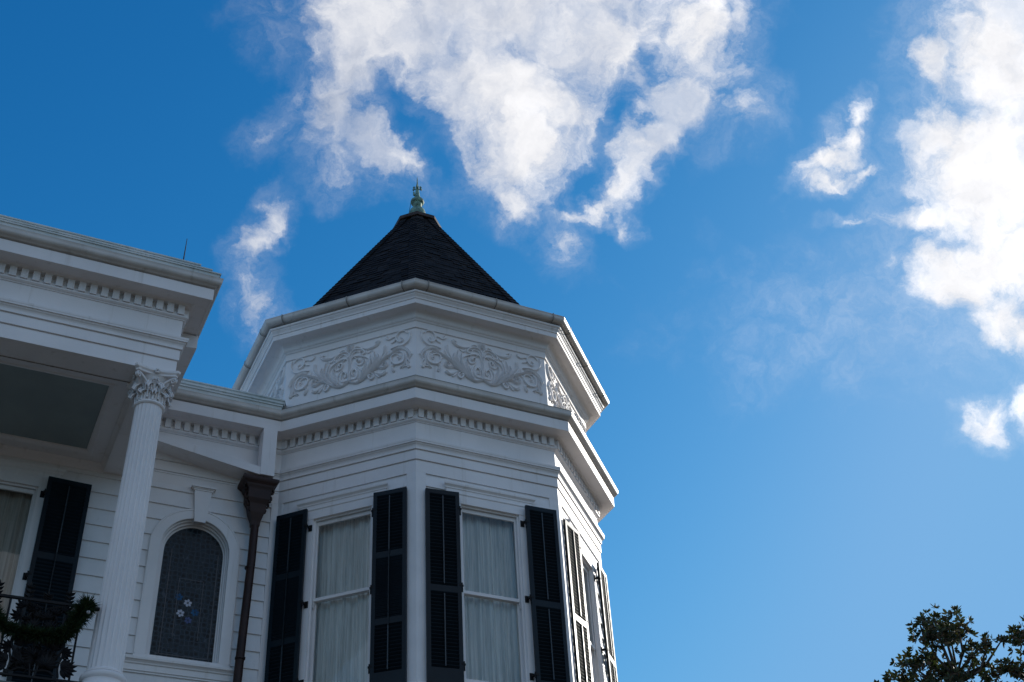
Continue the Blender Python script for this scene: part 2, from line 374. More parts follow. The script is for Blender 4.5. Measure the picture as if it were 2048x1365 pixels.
sweep(PATH, P_GUT, 0, 3, 'gutter', 'gutter', True, ang=50); sweep(PATH, P_GUT, 3, 8, 'turret_gutter', 'gutter', True, ang=50)
sweep(PATH, P_STEP, 0, 1, 'roof_edge', 'flash'); sweep(PATH, P_STEP, 1, 2, 'roof_edge', 'flash'); sweep(PATH, P_STEP, 2, 3, 'roof_edge', 'flash')
sweep(PATH, [(.335, 11.592), (.322, 11.612), (.318, 11.630), (-.05, 11.78)], 3, 8, 'turret_roof_skirt', 'grime')
# flat roofs behind the roof edges
rf = MB(); rf.poly([(-12.5, YG+.3, 11.99), (XG-.3, YG+.3, 11.99), (XG-.3, YW+.3, 11.99), (-12.5, YW+.3, 11.99)])
rf.poly([(-12.5, YW+.29, 11.994), (-2.4, YW+.29, 11.994), (-2.4, 8, 11.994), (-12.5, 8, 11.994)]); rf.build('flat_roof', 'flash', house, recalc=False)

# dentils (square blocks under the cornice)
def dentils(i0, i1, name):
    mb = MB()
    for i in range(i0, i1):
        p0 = Vector(miter(PATH, i, .02)); p1 = Vector(miter(PATH, i+1, .02))
        q0 = Vector(miter(PATH, i, .058)); q1 = Vector(miter(PATH, i+1, .058))
        d = (p1-p0).normalized(); n = Vector((d.y, -d.x))
        L0 = max((p0-p0).dot(d), (q0-p0).dot(d)); L1 = min((p1-p0).dot(d), (q1-p0).dot(d))
        a0 = min(0, (q0-p0).dot(d)); a1 = max((p1-p0).dot(d), (q1-p0).dot(d))
        conv0 = (q0-p0).dot(d) < 0; conv1 = (q1-p0).dot(d) > (p1-p0).dot(d)
        lo = .026 if conv0 else L0; hi = (p1-p0).dot(d)-.026 if conv1 else L1
        k = max(1, round((hi-lo+.05)/.128)); step = (hi-lo+.05)/k
        for j in range(k):
            s0 = lo + j*step + (.0 if conv0 else 0); s1 = s0 + step - .05
            T = lambda x, y, z, p0=p0, d=d, n=n: (p0.x + d.x*x + n.x*y, p0.y + d.y*x + n.y*y, z)
            mb.T = T
            mb.box(s0, s1, -.023, .042, 11.142, 11.2785)
            mb.box(s1-.002, s1+.052, -.023, .006, 11.142, 11.186)
    return mb.build(name, 'white', house)
dentils(0, 1, 'dentil_band'); dentils(1, 2, 'dentil_band'); dentils(2, 3, 'dentil_band')
for i in range(3, 7): dentils(i, i+1, 'turret_dentil_band')

# ------------------------------------------------------------------ upper turret
OCT = [tuple(octv(AP, k)[:2]) for k in range(-4, 4)]
def osweep(prof, name, m, smooth=False, ang=40):
    return sweep(OCT, prof, 0, 8, name, m, smooth, True, ang)
U_WALL = [(-.04, 11.72), (-.04, 12.752)]
U_MOLD = [(-.04, 12.752), (-.018, 12.757), (-.018, 12.862), (-.006, 12.868), (.004, 12.882), (.004, 12.892), (.016, 12.896), (.028, 12.912), (.030, 12.932), (.036, 12.955), (.052, 12.980), (.078, 12.998), (.105, 13.006), (.200, 13.010), (.202, 13.000), (.217, 13.000)]
U_FAS = [(.217, 13.000), (.219, 13.078), (.232, 13.082), (.234, 13.094), (.240, 13.108), (.252, 13.124), (.262, 13.136), (.266, 13.146), (.266, 13.152), (.280, 13.154), (.288, 13.166), (.290, 13.184), (.235, 13.188), (.235, 13.226)]
U_GUT = [(.235, 13.228), (.285, 13.216), (.300, 13.216)] + [(.310 + .066*math.sin(R(t)), 13.272 - .060*math.cos(R(t))) for t in range(8, 96, 10)] + [(.376, 13.295), (.383, 13.305), (.378, 13.314), (.366, 13.310), (.36, 13.25), (.28, 13.25)]
osweep(U_WALL, 'upper_turret_wall', 'white'); osweep(U_MOLD, 'upper_turret_molding', 'white')
osweep(U_FAS, 'upper_turret_cornice', 'white'); osweep(U_GUT, 'upper_turret_gutter', 'gutter', True, 50)
def gutter_bands(k, ss):
    T = face_frame(k, AP)
    for s0 in ss:
        mb = MB()
        prof = [(.262, 13.2), (.296, 13.200)] + [(.312 + .078*math.sin(R(t)), 13.272 - .070*math.cos(R(t))) for t in range(8, 96, 10)] + [(.386, 13.30), (.388, 13.318)]
        mb.T = T
        mb.grid([[(s0-.008, o, z) for o, z in prof], [(s0-.008, o+.004, z-.003) for o, z in prof], [(s0+.008, o+.004, z-.003) for o, z in prof], [(s0+.008, o, z) for o, z in prof]])
        mb.build('gutter_seam', 'seam', house)
gutter_bands(-1, [-.93, .12, 1.0]); gutter_bands(0, [-1.0, .08, 1.02]); gutter_bands(1, [-.9, .0, .9]); gutter_bands(-2, [.95, .1, -.8])

# relief scrollwork
SW_ORG = (680, 640, 9.1)
def trace(u, v):     # from a point in the ornament drawing to panel coordinates (s, z)
    return u, v
STROKES = [  # points of the half ornament in drawing units, width at thickest, height
 ([(168,1140),(300,1160),(430,1090),(520,1000),(640,890),(760,770),(880,680),(1000,610),(1090,560)], 50, 1.0, 'b'),
 ([(960,575),(1050,525),(1150,520),(1235,560),(1285,640),(1262,720)], 78, .8, 'm'),
 ([(1200,560),(1230,660),(1215,760),(1235,830),(1275,870)], 62, .8, 'e'),
 ([(1010,620),(1100,590),(1165,640),(1170,740),(1115,800),(1020,820),(950,770),(940,690),(1000,640),(1080,650),(1105,700),(1060,745)], 34, .9, 'm'),
 ([(1190,770),(1160,840),(1095,892)], 44, .7, 'm'),
 ([(1090,800),(1000,830),(950,880),(990,955)], 52, .8, 'e'),
 ([(930,545),(1060,490),(1150,475),(1240,400),(1282,300),(1270,205)], 36, .9, 'b'),
 ([(1230,250),(1170,215),(1080,245),(1030,330),(1055,400),(1120,410),(1155,360),(1110,325)], 34, .9, 'm'),
 ([(1030,350),(985,410),(930,442)], 40, .7, 'm'), ([(1040,310),(960,340),(905,372),(850,355),(868,305)], 34, .8, 'e'),
 ([(160,1130),(162,1000),(160,850),(150,700),(150,600)], 60, .9, 'r'),
 ([(150,600),(200,540),(235,480)], 60, .9, 'e'), ([(150,610),(155,540),(160,490)], 64, 1.1, 'e'),
 ([(170,720),(210,610),(290,550),(370,545),(440,570),(458,620),(400,648),(368,600),(405,575)], 32, .9, 'm'),
 ([(200,740),(240,640),(310,590),(380,600)], 22, .8, 'm'),
 ([(410,530),(480,545),(540,540),(640,500),(700,440),(725,385)], 56, .8, 'e'),
 ([(190,820),(230,710),(330,670),(430,680),(520,710),(552,780),(540,870)], 34, .9, 'm'),
 ([(390,690),(440,760),(400,830),(325,825),(305,760),(350,735),(375,775)], 36, 1.0, 'e'),
 ([(200,700),(260,690),(310,720)], 24, .8, 'm'),
 ([(330,1110),(400,1000),(450,890),(470,790),(440,720)], 44, .8, 'm'),
 ([(370,1110),(480,960),(540,840),(575,740),(555,640)], 44, .85, 'm'),
 ([(410,1100),(530,940),(610,820),(650,720),(620,570)], 50, .85, 'm'),
 ([(470,1040),(600,880),(670,780),(705,690),(690,620)], 44, .8, 'm'),
 ([(700,800),(770,690),(820,590),(825,480)], 60, .8, 'e'), ([(720,800),(800,690),(850,600),(850,540)], 34, .7, 'm'),
 ([(200,1105),(290,1080),(325,1000),(290,920),(235,950),(225,1020),(265,1030)], 30, .9, 'm'),
 ([(185,1090),(190,980),(240,890)], 26, .8, 'm'), ([(350,1080),(385,980),(350,890),(300,870)], 32, .8, 'm'),
 ([(620,930),(700,885),(790,895),(860,840),(835,785),(780,795),(785,840)], 44, .9, 'm'),
 ([(500,1010),(580,985),(625,1045),(575,1095),(525,1050),(560,1015)], 36, 1.0, 'e'),
 ([(600,960),(690,1000),(780,1010),(850,950)], 58, .8, 'e'), ([(640,990),(710,1050),(740,1040)], 34, .7, 'm'),
 ([(860,700),(905,640),(900,570)], 34, .6, 'm'), ([(600,820),(590,700),(540,600)], 30, .6, 'm'), ([(1130,900),(1160,860),(1220,850)], 30, .6, 'e'), ([(880,700),(930,730),(935,800)], 26, .6, 'm'),
 ([(480,560),(520,610),(600,560)], 26, .6, 'm'), ([(1240,640),(1300,640),(1310,615)], 36, .7, 'e'), ([(1225,720),(1255,740),(1265,790)], 30, .7, 'm'), ([(250,560),(300,500),(380,505)], 30, .7, 'm'),
 ([(720,430),(690,400),(640,430)], 24, .6, 'm'), ([(230,640),(270,700),(300,690)], 24, .6, 'm'), ([(420,870),(400,920),(430,960)], 26, .6, 'm'),
]
# the drawing was measured on an oblique view of the panel: this plane homography gives s, z
HOM = [0.00091286, 3.4551e-05, -0.191132, -6.2357e-06, -0.00059056, 13.292878, 2.16017e-05, 3.57834e-05]
def hom(u, v):
    w = HOM[6]*u + HOM[7]*v + 1
    return ((HOM[0]*u + HOM[1]*v + HOM[2])/w, (HOM[3]*u + HOM[4]*v + HOM[5])/w)
def catmull(pts, per=6):
    P = [Vector(p) for p in pts]; P = [P[0]*2 - P[1]] + P + [P[-1]*2 - P[-2]]; out = []
    for i in range(1, len(P)-2):
        a, b, c, d = P[i-1:i+3]
        for k in range(per):
            t = k/per
            out.append(.5*((2*b) + (c-a)*t + (2*a-5*b+4*c-d)*t*t + (3*b-a-3*c+d)*t**3))
    out.append(P[-2]); return out
def ornament_mesh():
    mb = MB(); y0 = -(AP-.04)
    for si in (1, -1):
        for pts, w, h, kind in STROKES:
            if kind == 'r' and si == -1: continue
            c = [Vector(hom(*p)) for p in pts]
            if kind == 'r': c = [Vector((0, p.y)) for p in c]
            c = catmull(c, 5); n = len(c); w_ = w*.00039; rows = []
            for i, p in enumerate(c):
                t = i/(n-1)
                if kind == 'b': wt = .75 + .25*math.sin(math.pi*t)
                elif kind == 'm': wt = max(.12, math.sin(math.pi*min(1, .12+t*.86))**.7)
                elif kind == 'e': wt = .35 + .75*math.sin(math.pi*.5*t)**1.5 if t < .97 else .55
                else: wt = 1.0 - .5*t
                d = (c[min(i+1, n-1)] - c[max(i-1, 0)]).normalized(); nn = Vector((-d.y, d.x))
                hh = .038*h*(.45 + .55*wt); ww = w_*wt
                prof = ((-1, -.002), (-.95, .5), (-.62, .95), (-.3, .62), (0, .9), (.3, .62), (.62, 1.0), (.95, .5), (1, -.002)) if w > 42 else ((-1, -.002), (-.92, .6), (-.5, .97), (.5, .97), (.92, .6), (1, -.002))
                rows.append([((p.x + nn.x*ww*a)*si, y0 - hh*b, p.y + nn.y*ww*a) for a, b in prof])
            ids = mb.grid(rows); mb.face(ids[0]); mb.face(ids[-1][::-1])
    for cx_, cz_, r in [(265, 1010, 14), (785, 820, 16), (350, 775, 15), (1065, 700, 18), (560, 1030, 12), (1120, 350, 12), (865, 320, 12), (398, 590, 13)]:
        for si in (1, -1):
            p = hom(cx_, cz_); rr = r*.00075
            mb.grid([[(si*p[0] + rr*math.cos(a)*math.cos(e), y0 - .024 - rr*math.sin(e)*1.2, p[1] + rr*math.sin(a)*math.cos(e)) for a in [i*math.pi/4 for i in range(8)]] for e in (-.5, 0, .5, 1.0, 1.5)], True)
    return mb
orn = None
for k in (-2, -1, 0, 1):
    if orn is None: orn = o = ornament_mesh().build('frieze_scroll', 'relief', house, smooth=True, angle=65)
    else: o = orn.copy(); col.objects.link(o); o.parent = house
    o.rotation_euler = (0, 0, R(45*k))

# roof of the turret: eight shingled slopes laid in stepped courses
RP = [(2.78, 13.20), (2.50, 13.34), (.305, 17.235)]
def roof_ap(z):
    for (a0, z0), (a1, z1) in zip(RP, RP[1:]):
        if z <= z1: return a0 + (a1-a0)*(z-z0)/(z1-z0)
    return RP[-1][0]
mb = MB(); zc = [13.22]
while zc[-1] < 17.14: zc.append(zc[-1] + .098)
zc[-1] = 17.25
random.seed(3)
for k in range(8):
    a_m = k*45; T = face_frame(k, 0)
    for i in range(len(zc)-1):
        z0, z1 = zc[i], zc[i+1]; a0, a1 = roof_ap(z0) + .017, roof_ap(z1) + .002
        w0, w1 = a0*T8, a1*T8
        s = -w0 + random.uniform(.02, .15); cuts = [-w0]
        while s < w0-.06: cuts.append(s); s += random.choice((.11, .14, .17, .2, .24))
        cuts.append(w0)
        for j in range(len(cuts)-1):
            c0, c1 = cuts[j], cuts[j+1]; th = random.choice((0, 0, .006, .010)); dz = random.choice((0, 0, 0, -.006, -.014))
            f = w1/w0
            pts = [(c0, a0+th, z0+dz), (c1, a0+th, z0+dz), (c1*f, a1+th*.2, z1+.012), (c0*f, a1+th*.2, z1+.012)]
            ids = [mb.a(T(*p)) for p in pts]
            u0 = c0 + k*7.3; u1 = c1 + k*7.3; vz = z0*1.18
            mb.face(ids, [(u0, vz), (u1, vz), (u1, vz+.115), (u0, vz+.115)])
            lo = [mb.a(T(c0, a0-.03, z0+dz)), mb.a(T(c1, a0-.03, z0+dz))]
            mb.face((lo[0], lo[1], ids[1], ids[0]), [(u0, vz)]*4)
mb.build('turret_roof', 'shingle', house, recalc=False)
# hip cap shingles
mb = MB()
for k in range(8):
    for i in range(len(zc)-1):
        z0, z1 = zc[i]-.01, zc[i+1]+.02
        for sd_ in (k, k+1):
            T = face_frame(sd_, 0); sg = 1 if sd_ == k else -1
            a0, a1 = roof_ap(z0)+.036, roof_ap(z1)+.022; w0, w1 = a0*T8, a1*T8; b = min(.13, w0*.8)
            P_ = [(sg*w0, a0, z0), (sg*(w0-b), a0, z0), (sg*(w1-min(b, w1*.8)), a1, z1), (sg*w1, a1, z1)]
            ids = [mb.a(T(*p)) for p in P_]
            f = ids if sg < 0 else ids[::-1]
            mb.face(f, [(random.random()*5, z0)]*4)
            lo = [mb.a(T(sg*w0, a0-.03, z0)), mb.a(T(sg*(w0-b), a0-.03, z0))]
            mb.face((ids[0], ids[1], lo[1], lo[0]) if sg > 0 else (ids[0], lo[0], lo[1], ids[1]), [(random.random()*5, z0)]*4)
mb.build('hip_cap', 'shingle', house, recalc=False)
# copper cap with rim
def octlathe(prof, name, m, rot=0):
    mb = MB(); rows = [[octv(a, k, z) for k in range(8)] for a, z in prof]
    for i in range(len(rows)-1):
        for k in range(8): mb.poly([rows[i][k], rows[i][(k+1) % 8], rows[i+1][(k+1) % 8], rows[i+1][k]])
    mb.face([mb.a(p) for p in rows[-1]])
    return mb.build(name, m, house)
octlathe([(.30, 17.215), (.330, 17.190), (.398, 17.180), (.408, 17.188), (.408, 17.252), (.398, 17.264), (.30, 17.32), (.16, 17.46), (.10, 17.52)], 'roof_cap', 'copper')
mb = MB()
mb.lathe([(.05, 17.44), (.12, 17.47), (.150, 17.53), (.155, 17.60), (.135, 17.67), (.090, 17.72), (.062, 17.735), (.058, 17.76), (.075, 17.775), (.085, 17.82), (.088, 17.85), (.115, 17.86), (.128, 17.89), (.122, 17.925), (.085, 17.955), (.062, 17.965), (.056, 18.0), (.060, 18.02), (.050, 18.035), (.030, 18.23), (.028, 18.26), (.034, 18.28), (.026, 18.31), (.013, 18.37), (.011, 18.45), (.002, 18.57)], 0, 0, 28)
for q in range(4):
    a = R(45 + 90*q + 20)
    pts = [((.02 + x)*math.cos(a), (.02 + x)*math.sin(a), 18.24 + z) for x, z in [(0, -.02), (.03, .0), (.055, .035), (.045, .06), (.028, .05), (.035, .032)]]
    mb.tube(pts, [.010, .014, .014, .014, .012, .010], 6)
    pts = [((.02 + x)*math.cos(a), (.02 + x)*math.sin(a), 18.24 + z) for x, z in [(0, 0), (.04, -.005), (.065, -.02), (.055, -.04), (.04, -.03)]]
    mb.tube(pts, [.010, .013, .013, .012, .010], 6)
mb.tube([(-.075, -.03, 18.02), (-.085, -.035, 18.10)], [.022, .016], 6)
mb.build('finial', 'verdigris', house, smooth=True, angle=50)
mb = MB(); mb.tube([(-.18, -.02, 17.50), (-.165, -.03, 17.62), (-.145, -.03, 17.78), (-.118, -.02, 17.88)], .005, 5); mb.build('lightning_wire', 'iron', house)

# ------------------------------------------------------------------ walls
def siding(mb, T, s0, s1, z0, z1, o=0.0, ph=10.0, step=.2305, lap=.010, cut=None):
    """lapped boards between z0 and z1; cut(z) gives a list of (s0, s1) spans"""
    k = math.floor((z0-ph)/step); z = ph + k*step
    while z < z1:
        a, b = max(z, z0), min(z+step, z1)
        if b-a > .002:
            fa = lap*(1-(a-z)/step); fb_ = lap*(1-(b-z)/step)
            spans = [(s0, s1)]
            if cut:
                spans = cut(a, b, s0, s1)
            for u, v in spans:
                i = [mb.a(T(u, o+fa, a)), mb.a(T(v, o+fa, a)), mb.a(T(v, o+fb_, b)), mb.a(T(u, o+fb_, b))]; mb.face(i)
                if a == z:
                    j = [mb.a(T(u, o-.004, a)), mb.a(T(v, o-.004, a))]; mb.face((j[0], j[1], i[1], i[0]))
        z += step
def rect_cut(w0, w1, wz0, wz1):
    def f(a, b, s0, s1):
        if b <= wz0 or a >= wz1: return [(s0, s1)]
        out = []
        if w0 > s0: out.append((s0, w0))
        if w1 < s1: out.append((w1, s1))
        return out
    return f
def quad(mb, T, s0, s1, z0, z1, o): mb.face([mb.a(T(s0, o, z0)), mb.a(T(s1, o, z0)), mb.a(T(s1, o, z1)), mb.a(T(s0, o, z1))])
def slab(mb, T, s0, s1, z0, z1, o0, o1):
    mb.T = T; mb.box(s0, s1, o0, o1, z0, z1); mb.T = None
W0, W1, WZ0, WZ1 = -.425, .425, 7.50, 9.93
HW = AP*T8
def turret_face(k, window=True):
    T = face_frame(k, AP); mb = MB()
    F = .915
    if window:
        cutf = rect_cut(W0, W1, WZ0, WZ1)
        siding(mb, T, -F, F, 6.9, 10.302, -.024, 10.112, .2305, .021, cutf)
    else: quad(mb, T, -F, F, 6.9, 10.302, -.01)
    siding(mb, T, -HW, HW, 0, 6.9, -.024, 10.112, .2305, .021)
    for sg in (-1, 1):      # corner boards
        a, b = sorted((sg*F, sg*HW)); quad(mb, T, a, b, 6.9, 10.302, 0)
        mb.face([mb.a(T(sg*F, 0, 6.9)), mb.a(T(sg*F, -.03, 6.9)), mb.a(T(sg*F, -.03, 10.302)), mb.a(T(sg*F, 0, 10.302))])
    mb.face([mb.a(T(-F, 0, 10.302)), mb.a(T(F, 0, 10.302)), mb.a(T(F, -.03, 10.302)), mb.a(T(-F, -.03, 10.302))])
    mb.build('turret_wall', 'siding', house, recalc=False)
    # belt under the windows
    mb = MB(); slab(mb, T, -HW, HW, 7.30, 7.40, .002, .03); mb.build('belt_course', 'white', house)
for k in (-2, -1, 0, 1, 2, 3, 4): turret_face(k, k in (-1, 0, 1))

def window_unit(T, w0, w1, z0, z1, rail, name='window', trim_side=.13, head=.63, bottom=True, cap=True, rear=.22):
    wm = MB()
    # casing, head and jambs in one frame
    slab(wm, T, w0-trim_side, w0, z0-.02, z1+.002, -.02, .016); slab(wm, T, w1, w1+trim_side, z0-.02, z1+.002, -.02, .016)
    slab(wm, T, -head+(w0+w1)/2, head+(w0+w1)/2, z1, z1+.22, -.02, .020)
    slab(wm, T, w0-.004, w0+.0, z0, z1, -.16, -.0205); slab(wm, T, w1, w1+.004, z0, z1, -.16, -.0205); slab(wm, T, w0, w1, z1+.0, z1+.004, -.16, -.0205)
    # stop beads
    slab(wm, T, w0, w0+.022, z0, z1-.022, -.045, -.020); slab(wm, T, w1-.022, w1, z0, z1-.022, -.045, -.020); slab(wm, T, w0, w1, z1-.022, z1, -.045, -.020)
    fr = wm.build(name, 'white', house)
    c = (w0+w1)/2
    if cap:
        cp = MB(); cp.T = T
        for (s, o0, a, b) in [(head+.004, .0205, z1+.145, z1+.165), (head+.010, .0205, z1+.205, z1+.235)]:
            pass
        pr = [(.0, z1+.205), (.028, z1+.205), (.030, z1+.225), (.040, z1+.238), (.054, z1+.252), (.056, z1+.270), (.056, z1+.285), (-.02, z1+.292)]
        rows = []
        for sg in (-1, 1): rows.append([(c+sg*(head+o*.8), o, z) for o, z in pr])
        i = cp.grid(rows); cp.face(i[0]); cp.face(i[1][::-1]); 
        pr = [(.0, z1+.125), (.022, z1+.125), (.030, z1+.135), (.030, z1+.150), (.02, z1+.158)]
        rows = []
        for sg in (-1, 1): rows.append([(c+sg*(head-.09+o*.8), o, z) for o, z in pr])
        i = cp.grid(rows); cp.face(i[0]); cp.face(i[1][::-1])
        cp.build('head_molding', 'white', fr)
    if bottom:
        s = MB(); slab(s, T, w0-trim_side-.03, w1+trim_side+.03, z0-.055, z0-.02, -.12, .07); s.build('sill', 'white', fr)
    # two sashes
    for (za, zb, o, nm) in ((rail-.02, z1-.022, -.055, 'upper_sash'), (z0, rail+.022, -.095, 'lower_sash')):
        m_ = MB(); st = .045; t = .034
        bt = .07 if nm == 'lower_sash' else .042; tp = .042 if nm == 'lower_sash' else .055
        slab(m_, T, w0+.001, w0+st, za, zb, o-t, o); slab(m_, T, w1-st, w1-.001, za, zb, o-t, o)
        slab(m_, T, w0+st-.0005, w1-st+.0005, za, za+bt, o-t+.002, o-.002); slab(m_, T, w0+st-.0005, w1-st+.0005, zb-tp, zb, o-t+.002, o-.002)
        if nm == 'upper_sash':
            for x in (w0+.010, w1-.034):
                hm = MB(); pts = [(x, za-.0005), (x+.024, za-.0005), (x+.024, za-.035), (x+.017, za-.05), (x+.021, za-.07), (x+.012, za-.092), (x+.003, za-.065), (x+.007, za-.045), (x, za-.03)]
                a_ = [hm.a(T(px_, o-.006, z_)) for px_, z_ in pts]; b_ = [hm.a(T(px_, o-t+.006, z_)) for px_, z_ in pts]
                hm.face(a_); hm.face(b_[::-1])
                for q in range(len(pts)): hm.face((a_[q], b_[q], b_[(q+1) % len(pts)], a_[(q+1) % len(pts)]))
                hm.build('sash_horn', 'white', fr)
        m_.build(nm, 'white', fr)
        gl = MB(); quad(gl, T, w0+st-.003, w1-st+.003, za+bt-.003, zb-tp+.003, o-t*.5); gl.build('pane', 'glass', fr, recalc=False)
    return fr
def curtain(T, w0, w1, z0, z1, o, label, seed, gap=None, m='curtain'):
    rnd = random.Random(seed); mb = MB(); n = 190
    ph = [rnd.uniform(0, 6.28) for _ in range(5)]; rows = []
    for i in range(15):
        t = i/14; z = z0 + (z1-z0)*t; row = []
        for j in range(n+1):
            x = j/n; s = w0 + (w1-w0)*x
            if gap: s += (x-.5)*gap*math.sin(math.pi*(1-t))*-1
            d = .026*math.sin(38*x+ph[0]+1.6*math.sin(5*x+ph[1])+.5*t) + .011*math.sin(91*x+ph[2]+.5*t) + .022*math.sin(15*x+ph[3]+1.6*t) + .004*math.sin(173*x+ph[4])
            row.append(T(s, o + d*(.6+.6*(1-t)), z))
        rows.append(row)
    mb.grid(rows)
    ob = mb.build('sheer_curtain', m, None, smooth=True, recalc=False)
    return tag(ob, label, 'curtain', 'sheer curtains behind the tall windows')
def shutter(T, hinge, sg, W, z0, z1, rails, bottom, o_h, o_f, label=None, hinges=(9.80, 8.70, 7.66), flip=1):
    """T local frame of wall; hinge side at s=hinge, leaf runs towards sg*W; o_h, o_f distance from wall at hinge / free edge"""
    L = math.hypot(W, o_f-o_h); cs, sn = W/L*1.0, (o_f-o_h)/L
    def U(x, y, z): # x along the leaf from hinge, y outwards, z
        return T(hinge + sg*(x*cs - y*sn), o_h + x*sn + y*cs, z)
    mb = MB(); t = .036; st = .052
    mb.T = U
    mb.box(0, st, -t, 0, z0, z1); mb.box(W-st, W, -t, 0, z0, z1)
    zs = [z0+bottom] + [z for r_ in rails for z in (r_-.042, r_+.042)] + [z1-.058]
    mb.box(st-.0005, W-st+.0005, -t+.0015, -.0015, z0, z0+bottom); mb.box(st-.0005, W-st+.0005, -t+.0015, -.0015, z1-.058, z1)
    for r_ in rails: mb.box(st-.0005, W-st+.0005, -t+.0015, -.0015, r_-.042, r_+.042)
    fr = mb.build('shutter', 'shutter', house)
    lv = MB(); lv.T = U; rnd = random.Random(int(hinge*100)+sg)
    for a, b in zip(zs[0::2], zs[1::2]):
        n = int((b-a)/.047); stp = (b-a)/n
        tilt0 = .030
        for i in range(n):
            zc_ = a + stp*(i+.5); tl = flip*tilt0 + rnd.uniform(-.002, .002); th = .004
            x0, x1 = st-.002, W-st+.002
            # slat: rises from the outer face towards the back
            p = [(-.002, zc_+tl*.62-th), (-.002, zc_+tl*.62+th), (-t+.003, zc_-tl*.62+th), (-t+.003, zc_-tl*.62-th)]
            A_ = [lv.a((x0, y, z)) for y, z in p]; B_ = [lv.a((x1, y, z)) for y, z in p]
            for q in range(4): lv.face((A_[q], A_[(q+1) % 4], B_[(q+1) % 4], B_[q]))
    lv.build('louvers', 'slat', fr)
    for a, b in zip(zs[0::2], zs[1::2]):
        rd = MB(); rd.T = U; rd.box(W/2-.007, W/2+.007, .001, .013, a+.02, b-.03); rd.build('tilt_rod', 'rod', fr)
    for hz_ in hinges:
        hb = MB(); hb.T = U
        hb.box(-.012, .03, -.030, .0035, hz_-.014, hz_+.014)
        hb.tube([(-.010, -.012, hz_-.045), (-.010, -.012, hz_+.035)], .010, 6)
        hb.T = None
        hb.T = T
        a, b = sorted((hinge-sg*.055, hinge-sg*.005)); hb.box(a, b, .0165, .026, hz_-.05, hz_+.04)
        a, b = sorted((hinge-sg*.030, hinge-sg*.008)); hb.box(a, b, .0262, o_h-.004, hz_-.016, hz_+.010)
        hb.build('hinge', 'iron', fr)
    return fr
M['slat'] = paint('louver_paint', (.0055, .013, .019), (.004, .009, .014), .6, 2.5, .25, .003, spec=.12)
M['rod'] = paint('worn_rod_paint', (.022, .036, .048), (.016, .027, .037), .4, 8, .2, .003)
CURT = ['pale curtain seen behind the dark shutters on the shaded left turret window',
        'light grey gathered curtain in the front turret window right of the turret corner',
        'curtain in the sunlit side window at the right edge of the turret']
for k in (-1, 0, 1):
    T = face_frame(k, AP)
    fr = window_unit(T, W0, W1, WZ0, WZ1, 8.70 if k != -1 else 8.78)
    curtain(T, W0-.05, W1+.05, WZ0-.1, WZ1+.05, -.20, CURT[k+1], k+5)
    if k == -1:
        shutter(T, -.487, -1, .455, 7.40, 10.06, [9.13, 8.22], .17, .100, .085)
        shutter(T, .487, 1, .455, 7.40, 10.06, [9.13, 8.22], .17, .100, .060)
    elif k == 0:
        shutter(T, -.487, -1, .455, 7.40, 10.04, [8.63], .19, .105, .055)
        shutter(T, .490, 1, .455, 7.40, 10.05, [8.63], .19, .100, .115)
    else:
        shutter(T, -.487, -1, .450, 7.40, 10.05, [8.63], .19, .110, .040)
        shutter(T, .490, 1, .455, 7.40, 10.05, [8.63], .19, .100, .085)
# dark rooms so that the windows do not look through the house
mb = MB(); mb.poly([(-1.6, 1.2, 6.9), (1.6, 1.2, 6.9), (1.6, 1.2, 11.5), (-1.6, 1.2, 11.5)]); mb.poly([(-1.7, -1.7, 10.6), (1.7, -1.7, 10.6), (1.7, 1.7, 10.6), (-1.7, 1.7, 10.6)]); mb.poly([(-1.7, -1.7, 7.0), (1.7, -1.7, 7.0), (1.7, 1.7, 7.0), (-1.7, 1.7, 7.0)])
mb.build('turret_room', 'siding', house, recalc=False)

# ------------------------------------------------------------------ wing wall with arched window
TW = face_frame(0, -YW)
AX, AR, AZ = -3.53, .445, 9.415          # opening centre, radius, springing
GX0, GX1, GZ0, GZ1 = -6.62, -5.545, 6.50, 9.93
def wing_cut(a, b, s0, s1):
    out = [(s0, s1)]
    def sub(spans, l, r):
        o = []
        for u, v in spans:
            if r <= u or l >= v: o.append((u, v)); continue
            if l > u: o.append((u, l))
            if r < v: o.append((r, v))
        return o
    if b > 7.93 and a < AZ+.57:
        h = .5
        if (a+b)/2 > AZ: h = math.sqrt(max(0, .50**2 - (max(a, AZ)-AZ)**2)) if max(a, AZ)-AZ < .5 else 0
        if h > 0: out = sub(out, AX-h, AX+h)
    if b > GZ0 and a < GZ1+.2: out = sub(out, GX0-.05, GX1+.05)
    return out
mb = MB()
# fine strips so that the boards follow the arch
def siding_fine(mb, T, s0, s1, z0, z1, ph, step, lap, cut):
    z = ph + math.floor((z0-ph)/step)*step
    while z < z1:
        a, b = max(z, z0), min(z+step, z1); n = 8 if (b > AZ and a < AZ+.6) else 1
        for q in range(n):
            a_, b_ = a+(b-a)*q/n, a+(b-a)*(q+1)/n
            fa, fb_ = lap*(1-(a_-z)/step), lap*(1-(b_-z)/step)
            for u, v in cut(a_, b_, s0, s1):
                i = [mb.a(T(u, fa, a_)), mb.a(T(v, fa, a_)), mb.a(T(v, fb_, b_)), mb.a(T(u, fb_, b_))]; mb.face(i)
                if q == 0 and a == z:
                    j = [mb.a(T(u, -.004, a_)), mb.a(T(v, -.004, a_))]; mb.face((j[0], j[1], i[1], i[0]))
        z += step
siding_fine(mb, lambda s, o, z: TW(s, o-.014, z), -12.5, XI+.02, 0, 10.49, 10.0, .2305, .021, wing_cut)
quad(mb, TW, XG, XI+.02, 10.489, 10.80, -.002)
mb.build('wing_wall', 'siding', house, recalc=False)
mb = MB(); slab(mb, TW, XI-.09, XI+.0, 6.6, 10.29, -.01, .012); mb.build('corner_board', 'white', house)
